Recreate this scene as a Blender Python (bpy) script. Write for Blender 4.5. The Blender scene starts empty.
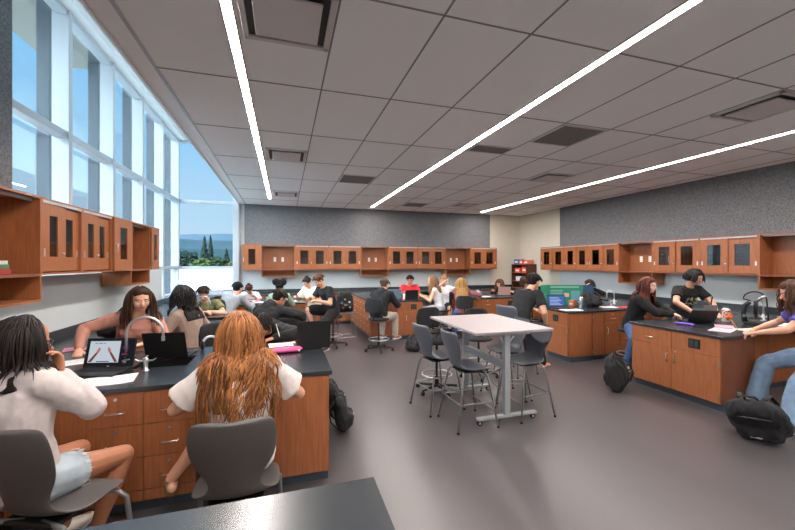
import bpy, math, random
import numpy as np
from mathutils import Vector as V, Matrix, noise
R = math.radians
SC = bpy.context.scene
COL = SC.collection

# ---------------------------------------------------------------- camera, sky, sun, exposure
cam_d = bpy.data.cameras.new('camera'); cam = bpy.data.objects.new('camera', cam_d); COL.objects.link(cam)
cam.location = (0, 0, 1.8); cam.rotation_euler = (R(90), 0, -math.atan(113/367))
cam_d.sensor_width = 36; cam_d.lens = 36*367/795; cam_d.shift_y = -2/795
cam_d.clip_start = .05; cam_d.clip_end = 5000
SC.camera = cam
SC.view_settings.view_transform = 'Standard'; SC.view_settings.look = 'None'
SC.view_settings.gamma = 1; SC.view_settings.use_curve_mapping = False
SC.view_settings.exposure = 0.38
SC.cycles.max_bounces = 7; SC.cycles.diffuse_bounces = 5; SC.cycles.sample_clamp_indirect = 6

FILL_GLOW = 10.5
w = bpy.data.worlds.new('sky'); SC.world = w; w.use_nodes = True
nt = w.node_tree; nt.nodes.clear()
o_ = nt.nodes.new('ShaderNodeOutputWorld'); b_ = nt.nodes.new('ShaderNodeBackground')
tc = nt.nodes.new('ShaderNodeTexCoord'); sx = nt.nodes.new('ShaderNodeSeparateXYZ'); rp = nt.nodes.new('ShaderNodeValToRGB')
nt.links.new(tc.outputs['Generated'], sx.inputs[0]); nt.links.new(sx.outputs['Z'], rp.inputs[0])
nt.links.new(rp.outputs[0], b_.inputs[0]); nt.links.new(b_.outputs[0], o_.inputs[0])
e = rp.color_ramp.elements
e[0].position = 0; e[0].color = (.47, .61, .72, 1)
e[1].position = .75; e[1].color = (.09, .38, .80, 1)
n = rp.color_ramp.elements.new(.16); n.color = (.38, .57, .74, 1)
n = rp.color_ramp.elements.new(.40); n.color = (.15, .46, .80, 1)
b_.inputs[1].default_value = 1.0
# broad bright glow added to the sky, unseen behind left, to light the room
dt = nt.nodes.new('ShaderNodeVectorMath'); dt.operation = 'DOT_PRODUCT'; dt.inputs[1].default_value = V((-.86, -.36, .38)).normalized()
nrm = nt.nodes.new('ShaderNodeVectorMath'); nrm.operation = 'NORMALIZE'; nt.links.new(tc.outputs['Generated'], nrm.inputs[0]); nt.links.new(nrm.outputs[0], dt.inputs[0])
gr = nt.nodes.new('ShaderNodeMapRange'); gr.interpolation_type = 'SMOOTHERSTEP'; gr.inputs['From Min'].default_value = .50; gr.inputs['From Max'].default_value = .97; gr.inputs['To Min'].default_value = 0; gr.inputs['To Max'].default_value = FILL_GLOW
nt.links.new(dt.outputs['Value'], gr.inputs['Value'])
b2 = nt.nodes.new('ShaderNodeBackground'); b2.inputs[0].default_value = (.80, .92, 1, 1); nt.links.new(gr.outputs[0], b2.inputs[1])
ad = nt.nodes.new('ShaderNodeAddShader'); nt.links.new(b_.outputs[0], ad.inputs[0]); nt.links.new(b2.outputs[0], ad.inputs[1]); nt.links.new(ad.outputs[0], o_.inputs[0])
SKY_LIGHT = b_
sun_d = bpy.data.lights.new('sun', 'SUN'); sun = bpy.data.objects.new('sun', sun_d); COL.objects.link(sun)
sun_d.energy = 1.9; sun_d.angle = R(.6); sun_d.color = (1, .95, .86)
sun.rotation_euler = V((.5, -.8, .62)).to_track_quat('Z', 'Y').to_euler()
LED_POWER = 104

# ---------------------------------------------------------------- helpers
class MB:
    """collects geometry for one mesh"""
    def __init__(s): s.v = []; s.f = []
    def box(s, x0, x1, y0, y1, z0, z1):
        n = len(s.v)
        s.v += [(x, y, z) for z in (z0, z1) for y in (y0, y1) for x in (x0, x1)]
        s.f += [tuple(n+i for i in q) for q in ((0,2,3,1),(4,5,7,6),(0,1,5,4),(2,6,7,3),(0,4,6,2),(1,3,7,5))]
        return s
    def rings(s, rs, caps=True, closed=False):
        n = len(s.v); m = len(rs[0])
        for r in rs: s.v += [tuple(p) for p in r]
        k = len(rs)
        for i in range(k if closed else k-1):
            a = n+i*m; b = n+((i+1) % k)*m
            for j in range(m):
                j2 = (j+1) % m
                s.f.append((a+j, a+j2, b+j2, b+j))
        if caps and not closed:
            s.f.append(tuple(n+j for j in reversed(range(m)))); s.f.append(tuple(n+(k-1)*m+j for j in range(m)))
        return s
    def tube(s, pts, r, m=8, closed=False, flat=1.0):
        pts = [V(p) for p in pts]; k = len(pts); rs = []
        up = None
        for i, p in enumerate(pts):
            if closed: d = pts[(i+1) % k]-pts[i-1]
            else: d = pts[min(i+1, k-1)]-pts[max(i-1, 0)]
            d = d.normalized() if d.length > 1e-9 else V((0, 0, 1))
            if up is None: up = V((0, 0, 1)) if abs(d.z) < .9 else V((1, 0, 0))
            a = d.cross(up)
            if a.length < 1e-4: a = d.orthogonal()
            a.normalize(); b = a.cross(d).normalized(); up = b
            rr = r[i] if isinstance(r, (list, tuple)) else r
            rs.append([p+a*(rr*math.cos(t))+b*(rr*flat*math.sin(t)) for t in [2*math.pi*j/m for j in range(m)]])
        return s.rings(rs, closed=closed)
    def cyl(s, p, q, r, r2=None, m=16): return s.tube([p, q], [r, r if r2 is None else r2], m)
    def limb(s, p, q, r0, r1, m=12, n=4, bulge=0):
        p = V(p); q = V(q); d = (q-p).normalized(); L = (q-p).length; pts = []; rr = []
        for c in (1, .85, .5): pts.append(p-d*r0*c); rr.append(r0*math.sqrt(max(1-c*c, .01)))
        for i in range(n+1):
            t = i/n; pts.append(p+d*L*t); rr.append(r0+(r1-r0)*t+bulge*math.sin(math.pi*min(1, t*1.4)))
        for c in (.5, .85, 1): pts.append(q+d*r1*c); rr.append(r1*math.sqrt(max(1-c*c, .01)))
        return s.tube(pts, rr, m)
    def ell(s, c, r, M=None, m=14, n=9):
        c = V(c); rs = []
        for i in range(n):
            a = math.pi*(i+.25)/(n-.5); z = -math.cos(a); q = math.sin(a)
            ring = []
            for j in range(m):
                t = 2*math.pi*j/m; p = V((r[0]*q*math.cos(t), r[1]*q*math.sin(t), r[2]*z))
                if M is not None: p = M @ p
                ring.append(c+p)
            rs.append(ring)
        return s.rings(rs)
    def lathe(s, prof, c=(0, 0, 0), m=24):
        c = V(c)
        return s.rings([[c+V((r*math.cos(2*math.pi*j/m), r*math.sin(2*math.pi*j/m), z)) for j in range(m)] for r, z in prof])
    def xf(s, M, start=0):
        s.v[start:] = [tuple(M @ V(p)) for p in s.v[start:]]; return s
    def build(s, name, m, parent=None, smooth=False, bevel=0, loc=None, rot=None, seg=2):
        me = bpy.data.meshes.new(name); me.from_pydata(s.v, [], s.f)
        ms = m if isinstance(m, (list, tuple)) else [m]
        for q in ms: me.materials.append(q)
        if smooth: me.polygons.foreach_set('use_smooth', [True]*len(me.polygons))
        me.update()
        o = bpy.data.objects.new(name, me); COL.objects.link(o)
        if parent: o.parent = parent
        if loc: o.location = loc
        if rot: o.rotation_euler = rot
        if bevel:
            b = o.modifiers.new('bevel', 'BEVEL'); b.width = bevel; b.segments = seg; b.limit_method = 'ANGLE'
        return o
def empty(name, loc=(0, 0, 0), rz=0):
    o = bpy.data.objects.new(name, None); COL.objects.link(o); o.location = loc; o.rotation_euler = (0, 0, rz); o.empty_display_size = .1
    return o
def tag(o, label, cat, group=None, kind=None):
    o['label'] = label; o['category'] = cat
    if group: o['group'] = group
    if kind: o['kind'] = kind
    return o
def struct(o): o['kind'] = 'structure'; return o
def box(name, m, x0, x1, y0, y1, z0, z1, parent=None, bevel=0):
    return MB().box(x0, x1, y0, y1, z0, z1).build(name, m, parent, bevel=bevel)
def inst(src, parent, loc, rot=(0, 0, 0), name=None, scale=None):
    o = bpy.data.objects.new(name or src.name.split('.')[0], src.data); COL.objects.link(o); o.parent = parent; o.location = loc; o.rotation_euler = rot
    if scale: o.scale = scale
    for md in src.modifiers:
        if md.type == 'BEVEL':
            b = o.modifiers.new('bevel', 'BEVEL'); b.width = md.width; b.segments = md.segments; b.limit_method = 'ANGLE'
    return o
def relabel(o, **k):
    for a, b in k.items(): o[a] = b
def copy_tree(o, parent=None):
    c = o.copy(); COL.objects.link(c); c.parent = parent
    for ch in list(o.children): copy_tree(ch, c)
    return c

# ---------------------------------------------------------------- materials
def srgb(c):
    f = lambda x: x/12.92 if x <= .04045 else ((x+.055)/1.055)**2.4
    return tuple(f(x/255) for x in c)+(1,)
def mat(name, c, rough=.6, metal=0, c2=None, scale=20, stretch=(1, 1, 1), bump=0, emit=0, detail=4, contrast=.5, spec=.5, sheen=0, coat=0, lo=None):
    m = bpy.data.materials.new(name); m.use_nodes = True; nt = m.node_tree; p = nt.nodes['Principled BSDF']
    c = srgb(c); p.inputs['Base Color'].default_value = c; p.inputs['Roughness'].default_value = rough; p.inputs['Metallic'].default_value = metal
    p.inputs['Specular IOR Level'].default_value = spec
    if sheen: p.inputs['Sheen Weight'].default_value = sheen
    if coat: p.inputs['Coat Weight'].default_value = coat
    if emit: p.inputs['Emission Color'].default_value = c; p.inputs['Emission Strength'].default_value = emit
    if c2 is not None or bump:
        tc = nt.nodes.new('ShaderNodeTexCoord'); mp = nt.nodes.new('ShaderNodeMapping'); no = nt.nodes.new('ShaderNodeTexNoise')
        mp.inputs['Scale'].default_value = stretch; no.inputs['Scale'].default_value = scale; no.inputs['Detail'].default_value = detail
        nt.links.new(tc.outputs['Object'], mp.inputs[0]); nt.links.new(mp.outputs[0], no.inputs[0])
        if c2 is not None:
            r = nt.nodes.new('ShaderNodeValToRGB'); r.color_ramp.elements[0].position = .5-contrast/2; r.color_ramp.elements[1].position = .5+contrast/2
            r.color_ramp.elements[0].color = c; r.color_ramp.elements[1].color = srgb(c2)
            nt.links.new(no.outputs[0], r.inputs[0]); nt.links.new(r.outputs[0], p.inputs['Base Color'])
        if bump:
            bn = nt.nodes.new('ShaderNodeBump'); bn.inputs['Strength'].default_value = bump; bn.inputs['Distance'].default_value = .01
            nt.links.new(no.outputs[0], bn.inputs['Height']); nt.links.new(bn.outputs[0], p.inputs['Normal'])
    return m
def hairmat(name, a, b, rough=.45):
    m = bpy.data.materials.new(name); m.use_nodes = True; nt = m.node_tree; p = nt.nodes['Principled BSDF']
    g = nt.nodes.new('ShaderNodeNewGeometry'); r = nt.nodes.new('ShaderNodeValToRGB')
    r.color_ramp.elements[0].color = srgb(a); r.color_ramp.elements[1].color = srgb(b)
    nt.links.new(g.outputs['Random Per Island'], r.inputs[0]); nt.links.new(r.outputs[0], p.inputs['Base Color'])
    p.inputs['Roughness'].default_value = rough; p.inputs['Specular IOR Level'].default_value = .22; return m
def emat(name, c, s):
    m = bpy.data.materials.new(name); m.use_nodes = True; nt = m.node_tree; nt.nodes.clear()
    o = nt.nodes.new('ShaderNodeOutputMaterial'); e = nt.nodes.new('ShaderNodeEmission'); e.inputs[0].default_value = srgb(c); e.inputs[1].default_value = s
    nt.links.new(e.outputs[0], o.inputs[0]); return m
def glassmat(name, tint, refl=.9, gl=1.45):
    m = bpy.data.materials.new(name); m.use_nodes = True; nt = m.node_tree; nt.nodes.clear()
    o = nt.nodes.new('ShaderNodeOutputMaterial'); t = nt.nodes.new('ShaderNodeBsdfTransparent'); g = nt.nodes.new('ShaderNodeBsdfGlossy')
    f = nt.nodes.new('ShaderNodeFresnel'); f.inputs[0].default_value = gl; mx = nt.nodes.new('ShaderNodeMixShader')
    mu = nt.nodes.new('ShaderNodeMath'); mu.operation = 'MULTIPLY'; mu.inputs[1].default_value = refl
    t.inputs[0].default_value = tuple(tint)+(1,); g.inputs['Roughness'].default_value = .02
    nt.links.new(f.outputs[0], mu.inputs[0]); nt.links.new(mu.outputs[0], mx.inputs[0]); nt.links.new(t.outputs[0], mx.inputs[1]); nt.links.new(g.outputs[0], mx.inputs[2]); nt.links.new(mx.outputs[0], o.inputs[0])
    return m
M = {}
M['wood'] = mat('cherry_wood', (168, 104, 66), .36, c2=(136, 80, 48), scale=9, stretch=(7, 7, .5), contrast=.5)
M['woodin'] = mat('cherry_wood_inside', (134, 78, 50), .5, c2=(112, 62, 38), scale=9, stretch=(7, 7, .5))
M['gap'] = mat('dark_gap', (30, 16, 12), .8)
M['top'] = mat('black_epoxy_top', (36, 41, 47), .27, c2=(39, 44, 50), scale=60, spec=1.0)
M['kick'] = mat('toe_kick', (66, 76, 88), .35)
M['chrome'] = mat('brushed_chrome', (218, 218, 220), .3, .95)
M['steel'] = mat('steel', (150, 152, 155), .35, 1)
M['alu'] = mat('aluminium_paint', (176, 180, 184), .4, .5)
M['silver'] = mat('silver_leg', (150, 150, 152), .35, .7)
M['floor'] = mat('resilient_floor', (86, 80, 82), .33, c2=(77, 72, 74), scale=90, contrast=.6, detail=6)
M['tile'] = mat('ceiling_tile', (243, 243, 241), .9, c2=(236, 236, 234), scale=150, bump=.12)
M['grid'] = mat('ceiling_grid', (142, 136, 134), .7)
M['white'] = mat('white_paint', (226, 228, 228), .5)
M['frame'] = mat('window_frame', (178, 184, 190), .45)
M['wall'] = mat('wall_paint', (196, 202, 204), .8, c2=(192, 198, 200), scale=5)
M['beige'] = mat('beige_paint', (206, 198, 182), .8, c2=(202, 194, 178), scale=5)
M['acou'] = mat('acoustic_panel', (88, 89, 92), .95, c2=(128, 129, 132), scale=55, contrast=.35, detail=8, bump=.3)
M['fin'] = mat('exterior_fin', (26, 42, 54), .5, .2)
M['soffit'] = mat('exterior_soffit', (120, 118, 104), .7)
M['glass'] = glassmat('window_glass', (.95, .98, .99), .3)
M['pane'] = glassmat('cabinet_glass', (.8, .8, .8), 1.8)
M['blackp'] = mat('black_plastic', (22, 22, 24), .45)
M['blackf'] = mat('black_fabric', (24, 24, 27), .9, c2=(36, 36, 40), scale=80, bump=.2)
M['greyp'] = mat('grey_shell_plastic', (92, 96, 104), .42, c2=(86, 90, 98), scale=120, bump=.05)
M['taupe'] = mat('dark_grey_shell', (84, 78, 76), .5, c2=(78, 73, 71), scale=140, bump=.08)
M['tablewhite'] = mat('white_laminate', (158, 148, 151), .35)
M['vent'] = mat('vent_grey', (120, 116, 116), .6, c2=(96, 92, 92), scale=220, contrast=.2)
M['ventw'] = mat('vent_white', (205, 201, 199), .5)
M['paper'] = mat('paper', (236, 232, 230), .8)
M['outlet'] = mat('outlet_white', (235, 235, 235), .4)
M['led'] = emat('led_diffuser', (255, 247, 240), LED_POWER)
M['rubber'] = mat('rubber', (20, 20, 20), .7)
M['water'] = mat('bottle_steel', (190, 196, 202), .25, .8)
def cm(name, c, rough=.8, **k):
    if name not in M: M[name] = mat(name, c, rough, **k)
    return M[name]

# ================================================================ STRUCTURE
XL, XR, YB, ZC = -2.5, 8.15, 11.4, 3.5
struct(box('floor', M['floor'], -2.95, XR+.1, -3, YB+.1, -.1, 0))
# ceiling slab with the tall daylight shaft left of x = -1.25
struct(box('ceiling', M['tile'], -1.25, XR+.1, -3, YB+.1, ZC, ZC+.25))
struct(box('ceiling_shaft', M['white'], -3.0, -1.0, -3, YB+.15, 5.26, 5.4))
struct(box('trim_1', M['white'], -1.25, -1.2, -3, YB+.1, ZC+.25, 5.26))
# shaft lining steps seen above the window head
struct(box('trim_2', M['white'], -2.9, -2.62, -3, YB, 5.17, 5.26))
g = MB()
for x in (.345, 1.05, 1.75, 3.26, 3.965, 4.665, 5.365, 7.15, 7.84): g.box(x-.007, x+.007, -3, YB, ZC-.004, ZC+.01)
for k in range(-2, 9):
    y = .965+1.347*k
    if y < YB: g.box(-1.07, XR, y-.007, y+.007, ZC-.004, ZC+.01)
struct(g.build('trim_3', M['grid']))
struct(box('trim_4', M['alu'], -1.083, -1.057, -3, YB, ZC-.006, ZC+.01))
struct(box('trim_5', M['white'], -1.265, -1.235, -3, YB, ZC-.01, ZC+.26))
# walls
struct(box('wall_right', M['wall'], XR, XR+.12, -3, YB+.12, 0, ZC))
struct(box('wall_right_paint', M['beige'], XR-.012, XR, 9.35, YB, 0, ZC))
struct(box('wall_right_acoustic_panel', M['acou'], XR-.03, XR, -3, 9.35, 2.2, ZC))
struct(box('wall_back', M['wall'], -1.28, XR+.12, YB, YB+.12, 0, ZC))
struct(box('wall_back_paint', M['beige'], 6.9, XR, YB-.012, YB, 0, ZC))
struct(box('wall_back_acoustic_panel', M['acou'], -1.1, 6.9, YB-.03, YB, 2.2, ZC))
struct(box('wall_near', M['wall'], -3, XR+.12, -3.12, -3, 0, 5.4))
struct(box('wall_left', M['wall'], XL-.3, XL, -3, 8.95, 0, 1.66))
struct(box('wall_left_sill', M['wall'], XL-.3, XL, 8.95, YB, 0, .93))
struct(box('wall_left_pier', M['acou'], XL-.42, XL, -3, 4.46, 1.66, 5.26))
struct(box('wall_back_sill', M['wall'], XL-.3, -1.28, YB, YB+.12, 0, .93))
# ---- window wall, left: mullions + transoms + glass, one window per bay
ys = [4.46, 6.0, 7.32, 8.66, 9.98, 11.3]
for i in range(5):
    y0, y1 = ys[i], ys[i+1]
    low = .93 if i >= 4 or y0 > 8.6 else 1.66
    m = MB(); m.box(-2.93, -2.74, y1-.045, y1+.045, low, 5.17)
    m.box(-2.90, -2.76, y0+.045, y1-.045, 5.10, 5.17); m.box(-2.90, -2.76, y0+.045, y1-.045, 3.46, 3.55)
    m.box(-2.90, -2.76, y0+.045, y1-.045, low, low+.07)
    if low < 1: m.box(-2.90, -2.76, y0+.045, y1-.045, 1.64, 1.72)
    wn = struct(m.build('window_%d' % (i+1), M['frame'], bevel=.006))
    box('glass', M['glass'], -2.925, -2.915, y0+.04, y1-.04, low+.02, 5.12, wn)
# back window beside the corner
m = MB()
m.box(-2.93, -2.80, 11.28, 11.42, .93, 5.26); m.box(-1.40, -1.24, 11.30, 11.46, .93, 5.2)
for z in (.93, 1.63, 3.46, 5.10): m.box(-2.8, -1.40, 11.34, 11.44, z, z+.08)
wn = struct(m.build('window_6', M['frame'], bevel=.006)); box('glass', M['glass'], -2.85, -1.36, 11.395, 11.405, .95, 5.15, wn)
struct(box('window_sill', M['frame'], -2.9, -1.26, 11.28, 11.44, .885, .935))
struct(box('window_sill', M['frame'], -2.9, XL+.02, 8.95, 11.3, .90, .935))
# exterior: vertical sun fins, roof overhang, white parapet, ground, hills, trees
for y, wh in zip(ys[1:], ('nearest the grey pier', 'second from the grey pier', 'in the middle of the row', 'second from the back corner', 'nearest the back corner')):
    tag(box('sun_fin', M['fin'], -3.09, -2.95, y-.05, y+.03, .5, 5.3, bevel=.004), 'tall blue grey sun fin outside the left windows, '+wh, 'sun fin', 'sun fins outside the windows')
tag(box('roof_overhang', M['soffit'], -3.92, -3.0, 2, 8.0, 5.3, 5.55), 'pale roof overhang seen through the top of the left windows', 'overhang')
tag(box('parapet', M['white'], -22, 6, 20.0, 20.3, -5, 1.60), 'low white roof parapet outside the back corner window', 'parapet')
struct(box('bounce_deck', M['white'], -26, -3.3, -24, 19.9, .2, .35))  # white slab added outside to bounce daylight up onto the ceiling
struct(box('ground', cm('grass', (84, 108, 60), .9, c2=(100, 120, 76), scale=.2), -900, 900, -200, 1400, -5.2, -5))
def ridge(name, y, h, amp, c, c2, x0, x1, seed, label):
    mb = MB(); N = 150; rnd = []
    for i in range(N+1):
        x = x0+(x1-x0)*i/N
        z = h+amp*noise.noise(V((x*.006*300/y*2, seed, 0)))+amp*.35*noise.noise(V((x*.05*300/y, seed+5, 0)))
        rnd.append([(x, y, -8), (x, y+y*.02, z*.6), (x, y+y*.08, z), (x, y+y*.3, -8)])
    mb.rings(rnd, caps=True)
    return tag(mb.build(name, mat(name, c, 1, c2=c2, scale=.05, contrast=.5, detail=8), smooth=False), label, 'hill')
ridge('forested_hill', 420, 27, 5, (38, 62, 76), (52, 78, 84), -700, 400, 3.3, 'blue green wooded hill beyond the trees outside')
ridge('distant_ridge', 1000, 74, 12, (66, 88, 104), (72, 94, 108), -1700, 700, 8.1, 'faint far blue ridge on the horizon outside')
def conifer(x, y, h, wd, label, seed):
    rnd = random.Random(seed); t = empty('conifer_tree', (x, y, -5)); tag(t, label, 'tree', 'trees outside the back window')
    MB().cyl((0, 0, 0), (0, 0, h*.9), .25, .05).build('trunk', cm('bark', (70, 55, 45)), t)
    mb = MB()
    for i in range(520):
        f = rnd.random()**.8; z = h*(.08+.92*f); r = wd*(1-f)*rnd.uniform(.55, 1.1)+.05; a = rnd.uniform(0, 6.283)
        mb.tube([(0, 0, z+.2), (r*.5*math.cos(a), r*.5*math.sin(a), z+.1), (r*math.cos(a), r*math.sin(a), z-r*.25)], [.16, .38*(1-f*.6), .03], 4, flat=.5)
    mb.build('foliage', cm('conifer_green', (28, 50, 42), .9, c2=(18, 36, 30), scale=2), t)
def broadleaf(x, y, h, wd, label, c, seed):
    rnd = random.Random(seed); t = empty('broadleaf_tree', (x, y, -5)); tag(t, label, 'tree', 'trees outside the back window')
    MB().cyl((0, 0, 0), (0, 0, h*.7), .3, .12).build('trunk', cm('bark', (70, 55, 45)), t)
    mb = MB()
    for i in range(1100):
        p = V((rnd.gauss(0, 1), rnd.gauss(0, 1), rnd.gauss(0, 1))).normalized()*rnd.uniform(.6, 1)
        q = V((p.x*wd, p.y*wd, h*.62+p.z*h*.36)); s_ = rnd.uniform(.14, .34)
        mb.ell(q, (s_*.8, s_*.8, s_*.55), m=5, n=3)
    mb.build('foliage', cm('leaf%d' % seed, c, .9, c2=tuple(int(v*.7) for v in c), scale=1.5), t)
conifer(-10.5, 56, 10.3, 2.3, 'tallest dark conifer, left one of the pair outside the back window', 1)
conifer(-10.25, 58.8, 10.6, 2.1, 'slightly shorter dark conifer, right one of the pair outside', 2)
conifer(-7.75, 56, 8.6, 2.8, 'wide dark conifer standing right of the tall pair outside', 3)
broadleaf(-11.6, 52, 8.6, 2.4, 'dark leafy tree at the left of the back window view', (36, 60, 46), 4)
broadleaf(-8.9, 46, 7.5, 1.7, 'rounded yellow green tree in front of the tall conifers', (84, 104, 46), 5)
broadleaf(-8.2, 52.5, 7.9, 1.9, 'rounded green tree between the tall and the wide conifers', (50, 76, 44), 6)
broadleaf(-5.9, 48, 7.1, 1.1, 'small olive tree at the right edge of the back window view', (88, 96, 48), 7)
# electrical boxes etc. are built with the cabinets; ceiling fittings follow
for lx, ye, wd, lab in ((-.365, 10.2, .064, 'left linear ceiling light, the one nearest the windows'), (2.53, 10.84, .068, 'middle linear ceiling light, crossing the centre of the ceiling'), (6.26, 10.84, .068, 'right linear ceiling light, the one nearest the right wall')):
    t = empty('linear_ceiling_light', (lx, 0, ZC)); tag(t, lab, 'ceiling light', 'recessed linear ceiling lights')
    h = MB(); a = wd/2; h.box(-a-.014, -a, -3, ye, -.012, .02).box(a, a+.014, -3, ye, -.012, .02).box(-a-.014, a+.014, ye, ye+.02, -.012, .02)
    h.build('housing', M['ventw'], t); box('diffuser', M['led'], -a, a, -3, ye, -.008, .01, t)
def diffuser(x0, x1, y0, y1, label):
    t = empty('ceiling_diffuser', ((x0+x1)/2, (y0+y1)/2, ZC)); tag(t, label, 'air vent', 'square air diffusers in the ceiling'); a, b = (x1-x0)/2, (y1-y0)/2
    h = MB()
    for p in ((-a, a, -b, -b+.04), (-a, a, b-.04, b), (-a, -a+.04, -b, b), (a-.04, a, -b, b)): h.box(*p, -.02, .01)
    h.build('frame', M['ventw'], t, bevel=.003)
    box('backing', M['blackp'], -a+.04, a-.04, -b+.04, b-.04, -.003, .01, t)
    box('plaque', M['ventw'], -a+.09, a-.09, -b+.09, b-.09, -.034, -.016, t, bevel=.004)
diffuser(-.29, .33, 2.33, 2.96, 'largest square diffuser, beside the left linear light overhead')
diffuser(-.27, .33, 5.72, 6.37, 'square diffuser halfway down beside the left linear light')
diffuser(-.25, .33, 9.15, 9.75, 'farthest square diffuser beside the left linear light')
diffuser(4.69, 5.34, 2.33, 2.98, 'near right square diffuser with dark slot, cut by the frame edge')
diffuser(4.71, 5.36, 5.75, 6.4, 'square diffuser with dark slot halfway along the right linear light')
diffuser(4.75, 5.36, 9.35, 10.0, 'farthest square diffuser near the right linear light')
def grille(x0, x1, y0, y1, label):
    t = empty('return_air_grille', ((x0+x1)/2, (y0+y1)/2, ZC)); tag(t, label, 'air grille', 'grey return air grilles'); a, b = (x1-x0)/2, (y1-y0)/2
    h = MB()
    for p in ((-a, a, -b, -b+.02), (-a, a, b-.02, b), (-a, -a+.02, -b, b), (a-.02, a, -b, b)): h.box(*p, -.012, .01)
    h.build('frame', M['ventw'], t); box('perforated_panel', M['vent'], -a+.02, a-.02, -b+.02, b-.02, -.006, .008, t)
grille(3.28, 3.95, 3.69, 4.37, 'nearest grey return grille right of the middle linear light')
grille(2.62, 3.25, 4.68, 4.99, 'narrow grey return grille touching the middle linear light')
grille(1.07, 1.73, 7.03, 7.72, 'grey return grille left of the middle linear light')
grille(3.3, 3.95, 9.75, 10.4, 'farthest grey return grille near the back wall')

# ================================================================ CASEWORK
_protos = {}
def proto(key, fn):
    if key not in _protos: _protos[key] = fn()
    return _protos[key]
def mesh_only(mb, m, smooth=False):
    me = bpy.data.meshes.new('part'); me.from_pydata(mb.v, [], mb.f); me.materials.append(m)
    if smooth: me.polygons.foreach_set('use_smooth', [True]*len(me.polygons))
    return me
def link(name, me, parent, loc=(0, 0, 0), rot=(0, 0, 0)):
    o = bpy.data.objects.new(name, me); COL.objects.link(o); o.parent = parent; o.location = loc; o.rotation_euler = rot; return o
def handle_me():
    b = MB(); b.tube([(-.055, 0, 0), (-.055, -.022, 0), (-.05, -.028, 0), (.05, -.028, 0), (.055, -.022, 0), (.055, 0, 0)], .0048, 8); return mesh_only(b, M['chrome'], True)
def lock_me(): return mesh_only(MB().tube([(0, 0, 0), (0, -.006, 0), (0, -.0065, 0)], [.011, .011, .006], 14), M['chrome'])
def hinge_me(): return mesh_only(MB().box(-.008, .008, -.006, 0, -.032, .032).cyl((0, -.007, -.034), (0, -.007, .034), .005), M['steel'])
def add_handle(p, x, z, vert=False): link('handle', proto('h', handle_me), p, (x, -.02, z), (0, R(90) if vert else 0, 0))
def add_lock(p, x, z): link('lock', proto('l', lock_me), p, (x, -.02, z))
def add_hinge(p, x, z): link('hinge', proto('hi', hinge_me), p, (x, -.02, z))
def face(name, root, x0, x1, z0, z1, m=None):
    return box(name, m or M['wood'], x0+.002, x1-.002, -.02, 0, z0+.002, z1-.002, root, bevel=.0015)
def base_cab(label, loc, rz, wd, dp, spec, group=None, top=.885):
    """front on local y=0 facing -y, from x=0..wd; spec = list of (kind, x0, x1, z0, z1, opts)"""
    r = empty('base_cabinet', loc, rz); tag(r, label, 'cabinet', group)
    box('body', M['woodin'], 0, wd, 0, dp, .1, top, r)
    box('toe_kick', M['kick'], .0, wd, .05, dp, 0, .1, r)
    for k, x0, x1, z0, z1, o in spec:
        if k == 'drawer':
            d = face('drawer', r, x0, x1, z0, z1); add_handle(d, (x0+x1)/2, (z0+z1)/2+(.0 if 'c' in o else -.02))
            if 'l' in o: add_lock(d, (x0+x1)/2, z1-.045)
        elif k == 'door':
            d = face('door', r, x0, x1, z0, z1)
            hx = x0+.05 if 'L' in o else x1-.05
            if 'n' not in o: add_handle(d, hx, z1-.14, True)
            if 'l' in o: add_lock(d, hx, z1-.045)
            ex = x1-.004 if 'L' in o else x0+.004
            add_hinge(d, ex, z0+.08); add_hinge(d, ex, z1-.08)
        elif k == 'panel': face('front_panel', r, x0, x1, z0, z1)
        elif k == 'outlet':
            d = face('front_panel', r, x0, x1, z0, z1); cx = (x0+x1)/2; cz = (z0+z1)/2
            q = box('outlet_plate', M['blackp'], cx-.07, cx+.07, -.028, -.018, cz-.06, cz+.06, d, bevel=.003)
            MB().box(cx-.05, cx-.008, -.031, -.027, cz-.04, cz+.04).box(cx+.008, cx+.05, -.031, -.027, cz-.04, cz+.04).build('socket', cm('socket', (50, 62, 66), .35), q)
    return r
def counter(label, x0, x1, y0, y1, holes=(), z=.92, group=None):
    """black worktop with rectangular sink cut-outs"""
    xs = sorted({x0, x1, *[h[0] for h in holes], *[h[1] for h in holes]}); yy = sorted({y0, y1, *[h[2] for h in holes], *[h[3] for h in holes]})
    if not holes:
        o = box('countertop', M['top'], x0, x1, y0, y1, z-.032, z, bevel=.004)
    else:
        m = MB(); hx = holes[0]
        m.box(x0, hx[0], y0, y1, z-.032, z); m.box(hx[1], x1, y0, y1, z-.032, z); m.box(hx[0], hx[1], y0, hx[2], z-.032, z); m.box(hx[0], hx[1], hx[3], y1, z-.032, z)
        o = m.build('countertop', M['top'])
    tag(o, label, 'countertop', group); return o
def sink(x0, x1, y0, y1, label, z=.92, d=.17):
    m = MB(); t = .006; a, b = z-.034, z-d
    m.box(x0-t, x0, y0-t, y1+t, b, a).box(x1, x1+t, y0-t, y1+t, b, a).box(x0, x1, y0-t, y0, b, a).box(x0, x1, y1, y1+t, b, a).box(x0-t, x1+t, y0-t, y1+t, b-t, b)
    o = m.build('sink', M['blackp']); tag(o, label, 'sink'); 
    MB().cyl(((x0+x1)/2, (y0+y1)/2, b), ((x0+x1)/2, (y0+y1)/2, b+.006), .03).build('drain', M['chrome'], o)
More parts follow.
